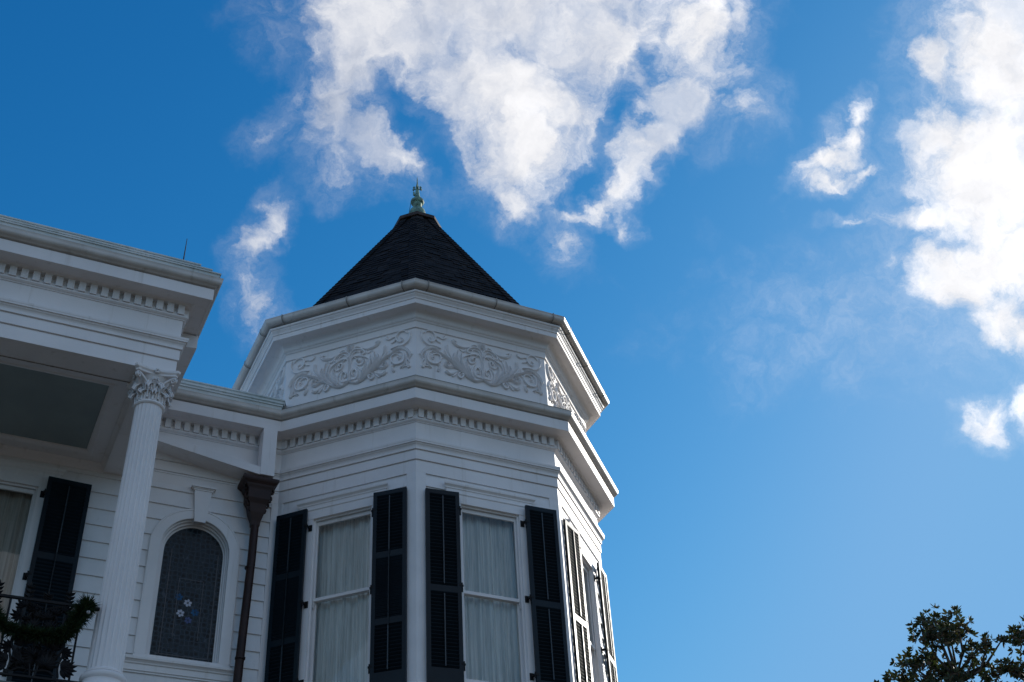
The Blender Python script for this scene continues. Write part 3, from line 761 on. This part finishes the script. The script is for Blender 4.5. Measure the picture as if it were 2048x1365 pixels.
quad_l = MB(); quad_l.poly([(-12.5, YW, 0), (-12.5, 8, 0), (-12.5, 8, 11.98), (-12.5, YW, 11.98)]); quad_l.poly([(-12.5, 8, 0), (-2.4, 8, 0), (-2.4, 8, 11.98), (-12.5, 8, 11.98)]); quad_l.poly([(-2.45, 1, 0), (-2.45, 8, 0), (-2.45, 8, 11.98), (-2.45, 1, 11.98)])
quad_l.build('rear_wall', 'siding', house, recalc=False)
# arch trim: rings of the reveal from front to glass
def archpts(r, cx_=AX, zb=7.93, n=28, cz=AZ):
    return [(cx_-r, zb)] + [(cx_ - r*math.cos(math.pi*i/n), cz + r*math.sin(math.pi*i/n)) for i in range(n+1)] + [(cx_+r, zb)]
def archring(rings, name, m, parent, smooth=False):
    mb = MB(); rows = [[TW(x, o, z) for x, z in archpts(r, cx_)] for r, o, cx_ in rings]
    mb.grid(rows); return mb.build(name, m, parent, recalc=False, smooth=smooth, angle=35 if smooth else None)
aw = archring([(.585, -.02, AX), (.585, .020, AX), (.575, .026, AX), (.562, .026, AX), (.558, .020, AX), (.450, .020, AX), (.442, .016, AX), (.440, -.03, AX), (.428, -.034, AX+.004), (.424, -.045, AX+.004), (.424, -.075, AX+.006), (.404, -.080, AX+.010), (.400, -.120, AX+.012), (.384, -.126, AX+.014), (.380, -.14, AX+.015)], 'arched_window', 'white', house)
mb = MB(); c = archpts(.386, AX+.015); mb.face([mb.a(TW(x, -.132, z)) for x, z in c]); mb.build('stained_pane', 'stained', aw, recalc=False)
mb = MB(); slab(mb, TW, AX-.585, AX+.585, 7.875, 7.932, -.14, .018); mb.build('lower_rail', 'white', aw)
mb = MB(); mb.T = TW
pr = [(-.01, 7.72), (.02, 7.72), (.02, 7.795), (.036, 7.80), (.040, 7.815), (.055, 7.83), (.075, 7.84), (.078, 7.868), (.0, 7.874)]
i = mb.grid([[(-4.20, o, z) for o, z in pr], [(-2.885, o, z) for o, z in pr]]); mb.face(i[0]); mb.face(i[1][::-1]); mb.build('window_sill', 'white', house)
mb = MB(); KX = AX+.012
pts = [(KX-.072, 9.80), (KX+.072, 9.80), (KX+.115, 10.27), (KX-.115, 10.27)]
a_ = [mb.a(TW(x, .05, z)) for x, z in pts]; b_ = [mb.a(TW(x, -.02, z)) for x, z in pts]; mb.face(a_)
for q in range(4): mb.face((a_[q], b_[q], b_[(q+1) % 4], a_[(q+1) % 4]))
for (h_, o, a, b) in ((.130, .060, 10.265, 10.285), (.142, .070, 10.285, 10.30), (.160, .088, 10.30, 10.33)): slab(mb, TW, KX-h_, KX+h_, a, b, -.02, o)
mb.build('keystone', 'white', aw)
# leads and flowers of the stained window
def flower(cx_, cz_, r, m, seed):
    mb = MB(); rnd = random.Random(seed)
    for q in range(6):
        a = q*math.pi/3 + rnd.uniform(-.1, .1) + .3
        d = (math.cos(a), math.sin(a)); n_ = (-d[1], d[0])
        pts = [(.16, 0), (.5, .30), (.85, .27), (1, 0), (.85, -.27), (.5, -.30)]
        mb.face([mb.a(TW(cx_ + r*(d[0]*u + n_[0]*v), -.1285, cz_ + r*(d[1]*u + n_[1]*v))) for u, v in pts])
    return mb.build('glass_flower', m, aw, recalc=False)
flower(-3.515, 8.735, .052, 'petal_white', 1); flower(-3.592, 8.585, .052, 'petal_white', 2)
flower(-3.632, 8.80, .050, 'petal_blue', 3); flower(-3.414, 8.62, .052, 'petal_blue', 4); flower(-3.487, 8.505, .048, 'petal_violet', 5)
mb = MB()
for (x0, x1, z0, z1) in [(-3.84, -3.19, 8.02, 8.03), (-3.80, -3.79, 8.02, 9.45), (-3.20, -3.19, 8.02, 9.45), (-3.66, -3.35, 9.05, 9.058), (-3.66, -3.652, 8.25, 9.05), (-3.35, -3.342, 8.25, 9.05)]:
    slab(mb, TW, x0, x1, z0, z1, -.1315, -.127)
mb.build('lead_border', 'petal_violet', aw)
M['lead'] = paint('lead_came', (.06, .07, .085), (.045, .05, .06), .4, 10); bpy.data.objects['lead_border'].data.materials[0] = M['lead']

# boxed rain run, its post, leader head and pipe
mb = MB()
def skewbox(mb, x0, x1, zA0, zA1, zB0, zB1, y0, y1):
    i = [mb.a(p) for p in ((x0,y0,zA0),(x1,y0,zB0),(x1,y1,zB0),(x0,y1,zA0),(x0,y0,zA1),(x1,y0,zB1),(x1,y1,zB1),(x0,y1,zA1))]
    for q in ((0,3,2,1),(4,5,6,7),(0,1,5,4),(1,2,6,5),(2,3,7,6),(3,0,4,7)): mb.face([i[k] for k in q])
skewbox(mb, -4.44, -2.845, 10.775, 10.885, 10.525, 10.645, -1.40, -1.08)
mb.build('boxed_rain_run', 'white', house)
mb = MB(); mb.box(-2.846, -2.655, -1.41, -1.21, 10.53, 11.284); mb.build('boxed_post', 'white', house)
mb = MB(); CXP = -2.825; CYP = -1.27
def rectloft(mb, secs):
    rows = [[(cx-wx, cy-wy, z), (cx+wx, cy-wy, z), (cx+wx, cy+wy, z), (cx-wx, cy+wy, z)] for cx, cy, wx, wy, z in secs]
    ids = mb.grid(rows, True); mb.face(ids[0]); mb.face(ids[-1][::-1])
rectloft(mb, [(CXP, CYP, .055, .045, 9.80), (CXP, CYP, .06, .05, 9.86), (CXP, CYP, .095, .08, 9.98), (CXP, CYP, .112, .09, 10.07), (CXP, CYP, .118, .095, 10.10), (CXP, CYP, .148, .12, 10.17), (CXP, CYP, .152, .125, 10.30), (CXP, CYP, .168, .13, 10.32), (CXP, CYP, .178, .14, 10.35), (CXP, CYP, .190, .145, 10.375), (CXP, CYP, .228, .165, 10.41), (CXP, CYP, .240, .172, 10.43), (CXP, CYP, .240, .172, 10.47), (CXP, CYP, .225, .16, 10.475)])
lh = mb.build('leader_head', 'pipe', house)
for sg in (-1, 1):
    mb = MB()
    for zc_, w_, rr in ((10.33, .178, .022), (10.21, .150, .028), (10.11, .122, .022), (10.02, .092, .018)):
        mb.tube([(CXP+sg*(w_+rr*math.cos(a)*.9), CYP-.06, zc_+rr*math.sin(a)*1.6) for a in np.linspace(-2.2, 2.2, 10)], .016, 6)
    mb.build('scroll_ear', 'pipe', lh, smooth=True)
mb = MB(); mb.tube([(CXP, CYP, 9.86), (CXP-.004, CYP, 9.3), (CXP-.035, CYP+.02, 8.0), (CXP-.06, CYP+.03, 6.6), (CXP-.06, CYP+.03, .1)], .054, 16)
for z in (9.20, 7.97): mb.tube([(CXP-.015-(.02 if z < 9 else 0), CYP+.01, z-.012), (CXP-.015-(.02 if z < 9 else 0), CYP+.01, z+.012)], .064, 16)
mb.build('downpipe', 'pipe', house, smooth=True, angle=50)

# ------------------------------------------------------------------ gallery
def gp(x, y, z): return (x, y, z)
YS, XS = YG+.35, XG-.35                   # inner faces of the architrave
mb = MB()
mb.poly([(-12.5, YG, 10.302), (XG, YG, 10.302), (XS, YS, 10.302), (-12.5, YS, 10.302)])
mb.poly([(XG, YG, 10.302), (XG, YW, 10.302), (XS, YW, 10.302), (XS, YS, 10.302)])
mb.poly([(-12.5, YS, 10.302), (XS, YS, 10.302), (XS, YS, 10.40), (-12.5, YS, 10.40)]); mb.poly([(XS, YS, 10.302), (XS, YW, 10.302), (XS, YW, 10.40), (XS, YS, 10.40)])
mb.build('architrave_soffit', 'white', house, recalc=False)
CZ = 10.40
PX, PY0, PY1 = -5.04, -2.92, -1.33        # blue panel
mb = MB()
mb.poly([(-12.5, YS, CZ), (XS, YS, CZ), (PX, PY0, CZ), (-12.5, PY0, CZ)])
mb.poly([(XS, YS, CZ), (XS, YW, CZ), (PX, PY1, CZ), (PX, PY0, CZ)])
mb.poly([(-12.5, PY1, CZ), (PX, PY1, CZ), (XS, YW, CZ), (-12.5, YW, CZ)])
mb.build('gallery_ceiling_border', 'white', house, recalc=False)
mb = MB(); mb.poly([(-12.5, PY0-.03, CZ+.03), (PX+.03, PY0-.03, CZ+.03), (PX+.03, PY1+.03, CZ+.03), (-12.5, PY1+.03, CZ+.03)]); mb.build('gallery_ceiling', 'ceiling', house, recalc=False)
def run_mold(mb, path, prof):
    rows_per = []
    for i in range(len(path)):
        rows_per.append([tuple(miter(path, i, o)) + (z,) for o, z in prof])
    mb.grid(rows_per)
mb = MB()
run_mold(mb, [(-12.5, PY0), (PX, PY0), (PX, PY1), (-12.5, PY1)], [(-.05, CZ+.03), (-.045, CZ+.012), (-.02, CZ-.004), (0, CZ-.012), (.02, CZ-.012), (.03, CZ-.003), (.05, CZ)])
inner = [(-12.5, YW), (XS, YW), (XS, YS), (-12.5, YS)]
run_mold(mb, inner, [(-.001, CZ-.085), (-.001, CZ-.085)]) if False else None
mb.build('ceiling_molding', 'white', house, recalc=False)
mb = MB(); pr = [(0, CZ-.11), (.012, CZ-.108), (.018, CZ-.09), (.030, CZ-.06), (.055, CZ-.03), (.062, CZ-.012), (.062, CZ)]
mb.grid([[(x, YW-o, z) for o, z in pr] for x in (-12.5, XS)]); mb.grid([[(x, YS+o, z) for o, z in pr] for x in (-12.5, XS)]); mb.grid([[(XS-o, y, z) for o, z in pr] for y in (YS, YW)])
mb.build('gallery_crown_molding', 'white', house, recalc=False)
# boxed gusset between gallery side and wing eaves
mb = MB()
i = [mb.a(p) for p in ((XG+.004, -3.06, 11.075), (-4.168, -3.06, 11.10), (-4.168, -1.36, 11.245), (XG+.004, -1.36, 11.10), (XG+.004, -3.06, 11.288), (-4.168, -3.06, 11.288), (-4.168, -1.36, 11.288), (XG+.004, -1.36, 11.288))]
for q in ((0,3,2,1),(0,1,5,4),(1,2,6,5),(2,3,7,6),(3,0,4,7)): mb.face([i[k] for k in q])
mb.build('boxed_eave', 'white', house)
# tall gallery window and its shutter
fr = window_unit(TW, GX0, GX1, GZ0, GZ1, 7.60, trim_side=.115, head=(GX1-GX0)/2+.235, bottom=False)
curtain(TW, GX0-.05, GX1+.05, GZ0, GZ1+.05, -.20, 'shade-toned tan curtain in the tall gallery window behind the iron railing', 41, m='tan_shade_curtain')
shutter(TW, GX1+.09, 1, .53, 7.30-.8, 10.05, [8.97, 7.75], .19, .105, .075, hinges=(9.83, 8.7, 7.5))
mb = MB(); mb.poly([(-12.4, 1.2, 6.4), (-2.7, 1.2, 6.4), (-2.7, 1.2, 11.9), (-12.4, 1.2, 11.9)]); mb.poly([(-12.4, YW+.2, 10.7), (-2.7, YW+.2, 10.7), (-2.7, 1.2, 10.7), (-12.4, 1.2, 10.7)]); mb.build('upper_room', 'siding', house, recalc=False)
# floor of the gallery
mb = MB(); mb.box(-12.5, -4.30, -3.70, YW-.001, 6.22, 6.32); mb.box(-12.5, -4.28, -3.72, YW-.0012, 6.321, 6.355); mb.build('gallery_floor', 'balcony', house)
mb = MB(); mb.box(-12.5, -4.36, -3.66, -3.40, 5.85, 6.218); mb.build('lower_beam', 'white', house)

# ------------------------------------------------------------------ corinthian column
def make_column(cx0, cy0):
    zb, zt = 6.66, 9.87
    lean = lambda z: (cx0 - .006 - .030*(zt-z)/(zt-zb), cy0)
    mb = MB(); rows = []; NF = 20; NS = 8
    for z in list(np.linspace(zb, zt, 18)):
        t = (z-zb)/(zt-zb); r = .174 - .022*t**1.6; row = []
        depth = .0165 if t > .015 and t < .985 else 0
        for q in range(NF*NS):
            ph = (q % NS)/NS; fl = 0 if ph < .22 or ph > .999 else math.sin(math.pi*(ph-.22)/.78)**.7
            a = 2*math.pi*q/(NF*NS); rr = r - depth*fl; x, y = lean(z); row.append((x + rr*math.cos(a), y + rr*math.sin(a), z))
        rows.append(row)
        if t == 0 or (0.03 < t < .07):
            pass
    mb.grid(rows, True)
    shaft = mb.build('column', 'white', house, smooth=True, angle=40)
    # base
    mb = MB(); x, y = lean(6.7)
    mb.lathe([(r_, z_-.085) for r_, z_ in [(.172, 6.78), (.190, 6.765), (.190, 6.75), (.178, 6.742), (.205, 6.735), (.222, 6.72), (.226, 6.70), (.218, 6.68), (.200, 6.668), (.196, 6.64), (.205, 6.62), (.240, 6.61), (.262, 6.59), (.268, 6.565), (.258, 6.54), (.24, 6.50)]], x, y, 40)
    mb.box(x-.27, x+.27, y-.27, y+.27, 6.356, 6.42)
    mb.build('column_base', 'white', shaft, smooth=True, angle=35)
    # capital
    x, y = lean(10.0)
    mb = MB()
    mb.lathe([(.150, 9.855), (.168, 9.862), (.178, 9.875), (.176, 9.892), (.162, 9.900), (.156, 9.905), (.150, 9.92), (.149, 10.0), (.152, 10.10), (.165, 10.17), (.195, 10.215), (.205, 10.225), (.12, 10.228)], x, y, 32)
    # abacus with hollow sides and clipped horns
    def aba(hs, z):
        o = []
        for q in range(4):
            a = q*math.pi/2; c_, s_ = math.cos(a), math.sin(a)
            for i in range(13):
                t = -1 + 2*i/12; d = hs - .052*(1-t*t)*hs/.265; u = t*(hs-.03)
                o.append((x + c_*d - s_*u, y + s_*d + c_*u, z))
        return o
    ids = mb.grid([aba(.225, 10.226), aba(.238, 10.232), aba(.240, 10.252), aba(.252, 10.262), aba(.262, 10.272), aba(.265, 10.300)], True)
    mb.face(ids[0]); mb.face(ids[-1][::-1])
    mb.build('abacus', 'white', shaft)
    mb = MB()
    def leaf(a, z0, h, w, r0, out, curl):
        rows = []; c_, s_ = math.cos(a), math.sin(a)
        for i in range(10):
            t = i/9; z = z0 + h*min(1, t*1.15) if t < .8 else z0 + h*(.92 - (t-.8)*curl*2.2)
            r = r0 + out*(t**2.6) + (.018 if t > .8 else 0) + (.012*(t-.8)*5 if t > .8 else 0)
            ww = w*(.75 + .35*math.sin(math.pi*t)) * (1 if t < .75 else 1-(t-.75)*2.4)*(1 + .16*math.sin(t*34))
            row = []
            for j in range(9):
                u = (j-4)/4; bend = -.35*abs(u)**1.5*.02*(1+t) + .007*math.cos(u*math.pi*4.0)
                rr = r + bend
                row.append((x + c_*rr - s_*ww*u, y + s_*rr + c_*ww*u, z - .018*abs(u)**2*(.3+t)))
            rows.append(row)
        mb.grid(rows); mb.grid([[tuple(np.array(p) - np.array([c_*.012, s_*.012, 0.004])) for p in r] for r in rows])
        mb.tube([tuple(np.array(r[4]) + np.array([c_*.004, s_*.004, 0])) for r in rows], [.012]*7+[.010, .008, .006], 6)
    for q in range(8): leaf(q*math.pi/4 + .0, 9.90, .155, .058, .154, .050, 1.0)
    for q in range(8): leaf(q*math.pi/4 + math.pi/8, 9.93, .235, .052, .150, .068, 1.0)
    for q in range(4):   # corner volutes
        a = q*math.pi/2 + math.pi/4
        for sg in (-1, 1):
            pts = []; rad = []
            for i in range(9):
                t = i/8; aa = a + sg*(.42*(1-t) + .02); r = .158 + .125*t**1.8
                pts.append((x + r*math.cos(aa), y + r*math.sin(aa), 10.05 + .165*t**.85)); rad.append(.013 + .003*t)
            c_, s_ = math.cos(a), math.sin(a)
            for i in range(1, 15):
                th = i/14*math.pi*2.6; rr = .038*(1-i/17)
                base_r = .283 - .0; ang = math.pi/2 - th
                r = base_r + rr*math.cos(ang)*1.0; z = 10.178 + rr*math.sin(ang)
                off = sg*.010
                pts.append((x + c_*r - s_*off*-1, y + s_*r + c_*off*-1 if False else y + s_*r - c_*off, z)); rad.append(.014 - .007*i/14)
            mb.tube(pts, rad, 7)
        a2 = q*math.pi/2
        for sg in (-1, 1):   # inner helices
            pts = []; 
            for i in range(7):
                t = i/6; aa = a2 + sg*(.34*(1-t) + .10); r = .160 + .045*t
                pts.append((x + r*math.cos(aa), y + r*math.sin(aa), 10.06 + .125*t**.8))
            c_, s_ = math.cos(a2), math.sin(a2)
            for i in range(1, 10):
                th = i/9*math.pi*2.2; rr = .022*(1-i/12); u = sg*(.022 + rr*math.sin(th)*-1*.9); z = 10.165 + rr*math.cos(th)
                pts.append((x + c_*.208 - s_*u, y + s_*.208 + c_*u, z))
            mb.tube(pts, [.010]*7 + [.009-.0004*i for i in range(9)], 6)
        c_, s_ = math.cos(a2), math.sin(a2)   # flower on the abacus
        for p in range(6):
            th = p*math.pi/3; cu, cz_ = .022*math.cos(th), .022*math.sin(th)
            cen = (x + c_*.225 - s_*cu, y + s_*.225 + c_*cu, 10.268 + cz_)
            mb.grid([[(cen[0] + c_*e*.6 + (-s_)*rr*math.cos(b), cen[1] + s_*e*.6 + c_*rr*math.cos(b), cen[2] + rr*math.sin(b)) for b in np.linspace(0, 2*math.pi, 7)[:-1]] for e, rr in ((-.02, .014), (.0, .016), (.016, .010), (.022, .002))], True)
    mb.build('capital_foliage', 'relief', shaft, smooth=True, angle=60)
    return shaft
col1 = make_column(-4.655, -3.355)

# lightning rod on the gallery roof
mb = MB(); mb.tube([(-4.53, -3.35, 11.95), (-4.525, -3.36, 12.25), (-4.52, -3.36, 12.56)], [.009, .008, .004], 6); mb.tube([(-4.53, -3.35, 11.95), (-4.53, -3.35, 12.02)], .02, 8)
mb.build('lightning_rod', 'iron', house)

# ------------------------------------------------------------------ iron railing
random.seed(11)
YR = -3.42
def leafblade(mb, p, ang, L, w, y, lift=.012):
    d = (math.cos(ang), math.sin(ang)); n_ = (-d[1], d[0]); rows = []
    for t, ww in ((0, .12), (.25, .8), (.5, 1), (.75, .62), (1, .04)):
        row = []
        for u in (-1, -.5, 0, .5, 1):
            row.append((p[0] + d[0]*L*t + n_[0]*w*ww*u, y - lift*(1-abs(u))*1.2 - .006, p[1] + d[1]*L*t + n_[1]*w*ww*u))
        rows.append(row)
    mb.grid(rows); mb.grid([[(q[0], y+.004, q[2]) for q in (r[0], r[-1])] for r in rows])
def spray(mb, p, ang, n, L, spread, y):
    for i in range(n):
        a = ang + spread*((i/(n-1))-.5 if n > 1 else 0)
        leafblade(mb, p, a, L*(1 - .25*abs(i/(n-1)-.5)*2), L*.17, y)
rail = MB(); rail.box(-12.4, -4.84, YR-.016, YR+.016, 7.315, 7.340); rail.box(-12.4, -4.84, YR-.014, YR+.014, 6.53, 6.55)
for x in (-5.015, -5.69, -6.37): rail.tube([(x, YR, 6.355), (x, YR, 7.315)], .011, 8)
ro = rail.build('railing', 'iron', house)
def cast_panel(x0):
    """lyre shaped casting about .56 m wide centred at x0"""
    mb = MB(); y = YR
    def st(pts, r): 
        c = catmull([Vector(p) for p in pts], 5); mb.tube([(x0+p.x, y, p.y) for p in c], [r*(.7+.3*math.sin(math.pi*i/(len(c)-1))) for i in range(len(c))], 6)
    for sg in (-1, 1):
        st([(sg*.02, 6.55), (sg*.06, 6.70), (sg*.20, 6.78), (sg*.24, 6.90), (sg*.16, 6.98), (sg*.12, 6.90), (sg*.17, 6.87)], .014)
        st([(sg*.24, 6.56), (sg*.22, 6.68), (sg*.25, 6.82), (sg*.23, 7.0), (sg*.20, 7.12), (sg*.235, 7.22), (sg*.20, 7.28), (sg*.16, 7.23)], .013)
        st([(sg*.02, 6.80), (sg*.05, 6.95), (sg*.13, 7.05), (sg*.12, 7.18), (sg*.05, 7.20), (sg*.04, 7.12), (sg*.08, 7.10)], .012)
        st([(sg*.0, 6.60), (sg*.12, 6.62), (sg*.20, 6.58)], .012); st([(sg*.02, 7.25), (sg*.10, 7.28), (sg*.22, 7.31)], .011)
        for (px_, pz, a, n, L, spd) in [(.25, 6.66, .1, 7, .13, 2.3), (.24, 6.82, -.1, 5, .09, 2.2), (.22, 7.0, .2, 5, .09, 2.4), (.21, 7.14, .3, 5, .09, 2.4), (.19, 7.24, 1.0, 5, .09, 2.4), (.10, 6.66, 1.4, 7, .13, 2.6), (.12, 6.86, 1.2, 6, .11, 2.6), (.08, 7.04, 1.2, 6, .10, 2.6), (.10, 7.20, 1.6, 5, .08, 2.6), (.16, 6.72, 2.2, 6, .11, 2.4), (.03, 6.75, .6, 6, .10, 2.5), (.04, 7.14, 1.8, 5, .09, 2.5), (.15, 6.95, -1.3, 6, .10, 2.5)]:
            spray(mb, (x0+sg*px_, pz), a if sg > 0 else math.pi-a, n+1, L*1.22, spd, y + random.uniform(-.012, .012))
        for q in range(16): spray(mb, (x0+sg*random.uniform(0, .22), random.uniform(6.6, 7.25)), random.uniform(0, 6.28), 5, .075, 2.6, y+.01 + random.uniform(-.012, .012))
    for px_, h in ((-.17, .155), (0.01, .06), (.215, .13)):
        mb.tube([(x0+px_, y, 7.33), (x0+px_, y, 7.33+h)], .008, 6)
        for kk in range(3):
            z = 7.34 + h*kk/3
            for sg in (-1, 1): leafblade(mb, (x0+px_, z), math.pi/2 - sg*.9, .062, .015, y)
        leafblade(mb, (x0+px_, 7.33+h*.8), math.pi/2, .06, .014, y)
    return mb
cp = None
for x0 in (-5.36, -6.04, -6.74):
    if cp is None: cp = cast_panel(x0).build('cast_panel', 'iron', ro, smooth=True, angle=50); bx = x0
    else:
        o = cp.copy(); col.objects.link(o); o.parent = ro; o.location.x = x0-bx

# garland of greenery
def garland():
    mb = MB(); rnd = random.Random(5)
    ctl = [(-6.75, 7.05), (-6.45, 7.02), (-6.1, 7.33), (-5.95, 7.27), (-5.80, 7.10), (-5.70, 6.99), (-5.55, 6.955), (-5.40, 6.955), (-5.25, 6.965), (-5.13, 7.00), (-5.07, 7.08), (-5.035, 7.16), (-5.02, 7.24), (-4.985, 7.31), (-4.955, 7.35)]
    c = catmull([Vector(p) for p in ctl], 14)
    stem_ = MB()
    for i, p in enumerate(c):
        t = i/len(c); y = YR - .045
        for q in range(28):
            a = rnd.uniform(0, 6.283); e = rnd.uniform(-.6, 1.2)
            tangent = (c[min(i+1, len(c)-1)] - c[max(i-1, 0)]).normalized()
            rd = Vector((math.cos(a)*-tangent.y, -math.sin(a)*1.0, math.cos(a)*tangent.x))
            d = (rd + Vector((tangent.x, 0, tangent.y))*rnd.choice((-1, 1))*abs(e)).normalized()
            L = rnd.uniform(.045, .10)*(.75 + .5*abs(math.sin(i*.37+1.1*math.sin(i*.11)))) * (1.25 if i > len(c)*.78 else 1)
            b = Vector((p.x, y, p.y)) + rd*rnd.uniform(0, .022)
            s_ = d.cross(Vector((rnd.random(), rnd.random(), rnd.random()))).normalized()*rnd.uniform(.0035, .006)
            mb.face([mb.a(b - s_), mb.a(b + d*L*.6 - s_*.8), mb.a(b + d*L), mb.a(b + d*L*.6 + s_*.8), mb.a(b + s_)])
    return mb, c
root = empty('garland', (-5.4, YR-.045, 6.95)); tag(root, 'green needle garland draped in swags over the black iron railing', 'garland')
mb, cpts = garland(); o = mb.build('greenery', 'needle', root, recalc=False); o.matrix_parent_inverse = root.matrix_basis.inverted()
mb = MB(); mb.tube([(p.x, YR-.045, p.y) for p in cpts[::4]], .012, 6); o = mb.build('stem', 'needle', root); o.matrix_parent_inverse = root.matrix_basis.inverted()
mb = MB()
mb.grid([[(-4.955+.02*math.cos(a)*math.cos(e), YR-.10+.02*math.sin(a)*math.cos(e), 7.235+.02*math.sin(e)) for a in np.linspace(0, 2*math.pi, 11)[:-1]] for e in np.linspace(-1.57, 1.57, 8)], True)
o = mb.build('bauble', 'berry', root, smooth=True); o.matrix_parent_inverse = root.matrix_basis.inverted()

# ------------------------------------------------------------------ magnolia trees
CAMP = Vector((-6.23, -15.54, 1.6))
def tree(name, az, dist, clumps, trunk, label, seed, leafL=.185, n_per=29):
    """clumps in metres: (lateral, height, depth, radius) around the trunk foot"""
    rnd = random.Random(seed); d = Vector((math.cos(az), math.sin(az), 0)); lat = Vector((math.sin(az), -math.cos(az), 0))
    base = Vector((CAMP.x, CAMP.y, 0)) + d*dist
    root = empty(name, base)
    W = lambda l, h, q: lat*l + d*q + Vector((0, 0, h))
    tb = MB(); ht = trunk
    tb.tube([W(0, 0, 0), W(.05, ht*.3, 0), W(-.08, ht*.6, .1), W(.05, ht*.85, 0), W(0, ht, 0)], [.30, .24, .17, .09, .03], 10)
    lf = MB()
    for (l, h, q, r) in clumps:
        c = W(l, h, q)
        h0 = max(ht*.25, min(h - r*1.2 - abs(l)*.5, ht*.93)); s = W(rnd.uniform(-.05, .05), h0, 0)
        mid = (s+c)/2 + Vector((rnd.uniform(-.2, .2), rnd.uniform(-.2, .2), -.15))
        tb.tube([s, mid, c], [.06, .04, .018], 6)
        for w in range(int(n_per*(r/.6)**2)+3):
            v = Vector((rnd.gauss(0, 1), rnd.gauss(0, 1), rnd.gauss(0, 1))).normalized()*r*rnd.uniform(.3, .92)
            tip = c + v; ax = (v.normalized() + Vector((0, 0, rnd.uniform(.2, .9)))).normalized()
            if rnd.random() < .45: tb.tube([c + v*.3, tip], [.014, .007], 4, caps=False)
            u = ax.cross(Vector((.3, .2, .9))).normalized(); u2 = ax.cross(u)
            for k in range(rnd.randint(6, 9)):
                a = k*2.4 + rnd.uniform(-.3, .3); el = rnd.uniform(.1, 1.0)
                dd = ((u*math.cos(a) + u2*math.sin(a))*math.cos(el) + ax*math.sin(el)).normalized()
                L = leafL*rnd.uniform(.7, 1.15); sd_ = dd.cross(ax + Vector((rnd.uniform(-.4, .4), rnd.uniform(-.4, .4), 0))).normalized()*L*.21
                nn = dd.cross(sd_).normalized()*L*.06
                b = tip + dd*.015
                m0, m1, m2, m3 = b, b + dd*L*.35 - nn, b + dd*L*.7 - nn, b + dd*L
                i = [lf.a(x) for x in (m0, m1 + sd_ + nn, m2 + sd_*.95 + nn, m3, m2 - sd_*.95 + nn, m1 - sd_ + nn, m1, m2)]
                lf.face((i[0], i[6], i[1])); lf.face((i[6], i[7], i[2], i[1])); lf.face((i[7], i[3], i[2])); lf.face((i[0], i[5], i[6])); lf.face((i[6], i[5], i[4], i[7])); lf.face((i[7], i[4], i[3]))
    tb.build('trunk', 'bark', root, smooth=True, angle=60)
    lf.build('crown', 'leaf', root, recalc=False)
    tag(root, label, 'tree', 'magnolia trees at the right')
    return root
T1 = [(-.25, 17.1, 0, .52), (.45, 17.05, .3, .52), (-.6, 16.7, -.3, .5), (.55, 16.45, .5, .45), (-.15, 16.35, -.4, .65), (.15, 16.75, .6, .5), (-.75, 16.05, .2, .55), (-1.25, 15.95, 0, .42), (-1.65, 15.55, .2, .5), (-1.0, 15.45, -.3, .6), (-1.5, 15.15, .3, .45), (-.35, 15.6, .4, .5), (-.1, 15.1, -.2, .6), (.6, 15.7, 0, .32), (.85, 15.35, .3, .38), (1.15, 16.2, 0, .2), (1.5, 16.15, .2, .17), (1.0, 15.85, -.2, .25), (1.3, 15.35, .2, .3),
      (-1.95, 15.1, 0, .3), (-2.05, 14.7, .2, .4), (-1.2, 14.5, 0, .8), (0, 14.3, .2, .9), (1.0, 14.5, 0, .7), (-1.9, 14.2, -.3, .8), (-.6, 13.3, .5, 1.1), (1.3, 13.4, .2, 1.0), (0, 12.0, 0, 1.4), (-1.4, 12.2, 0, 1.2), (1.6, 12, 0, 1.2)]
T2 = [(-.35, 16.35, 0, .35), (.15, 16.45, .2, .5), (.7, 16.2, 0, .6), (-.1, 15.9, -.3, .5), (.4, 15.6, .2, .7), (-.75, 15.35, 0, .35), (-.3, 15.2, .3, .6), (.3, 14.9, 0, .8), (1.3, 15.8, 0, .8), (1.3, 14.8, 0, .9), (-.7, 14.6, 0, .5), (0, 14, 0, 1), (-1, 13.4, .3, .9), (1.2, 13.5, 0, 1.1), (0, 12.6, 0, 1.3)]
tree('magnolia_tree', math.atan2(.686, .728), 37.0, T1, 16.4, 'tall magnolia with an open rounded top, left of its neighbour at the lower right', 1)
tree('magnolia_tree', math.atan2(.640, .768), 37.6, T2, 15.8, 'dense magnolia cut off by the right edge of the view', 2)
tree('magnolia_tree', math.atan2(.730, .684), 37.0, [(0, 15.30, 0, .16), (.5, 15.05, 0, .1), (-.45, 15.0, 0, .1), (0, 14.3, 0, .6), (.3, 13.5, 0, .9), (-.4, 12.6, 0, 1)], 15.0, 'small magnolia showing only one leafy sprig at the lower edge', 3)
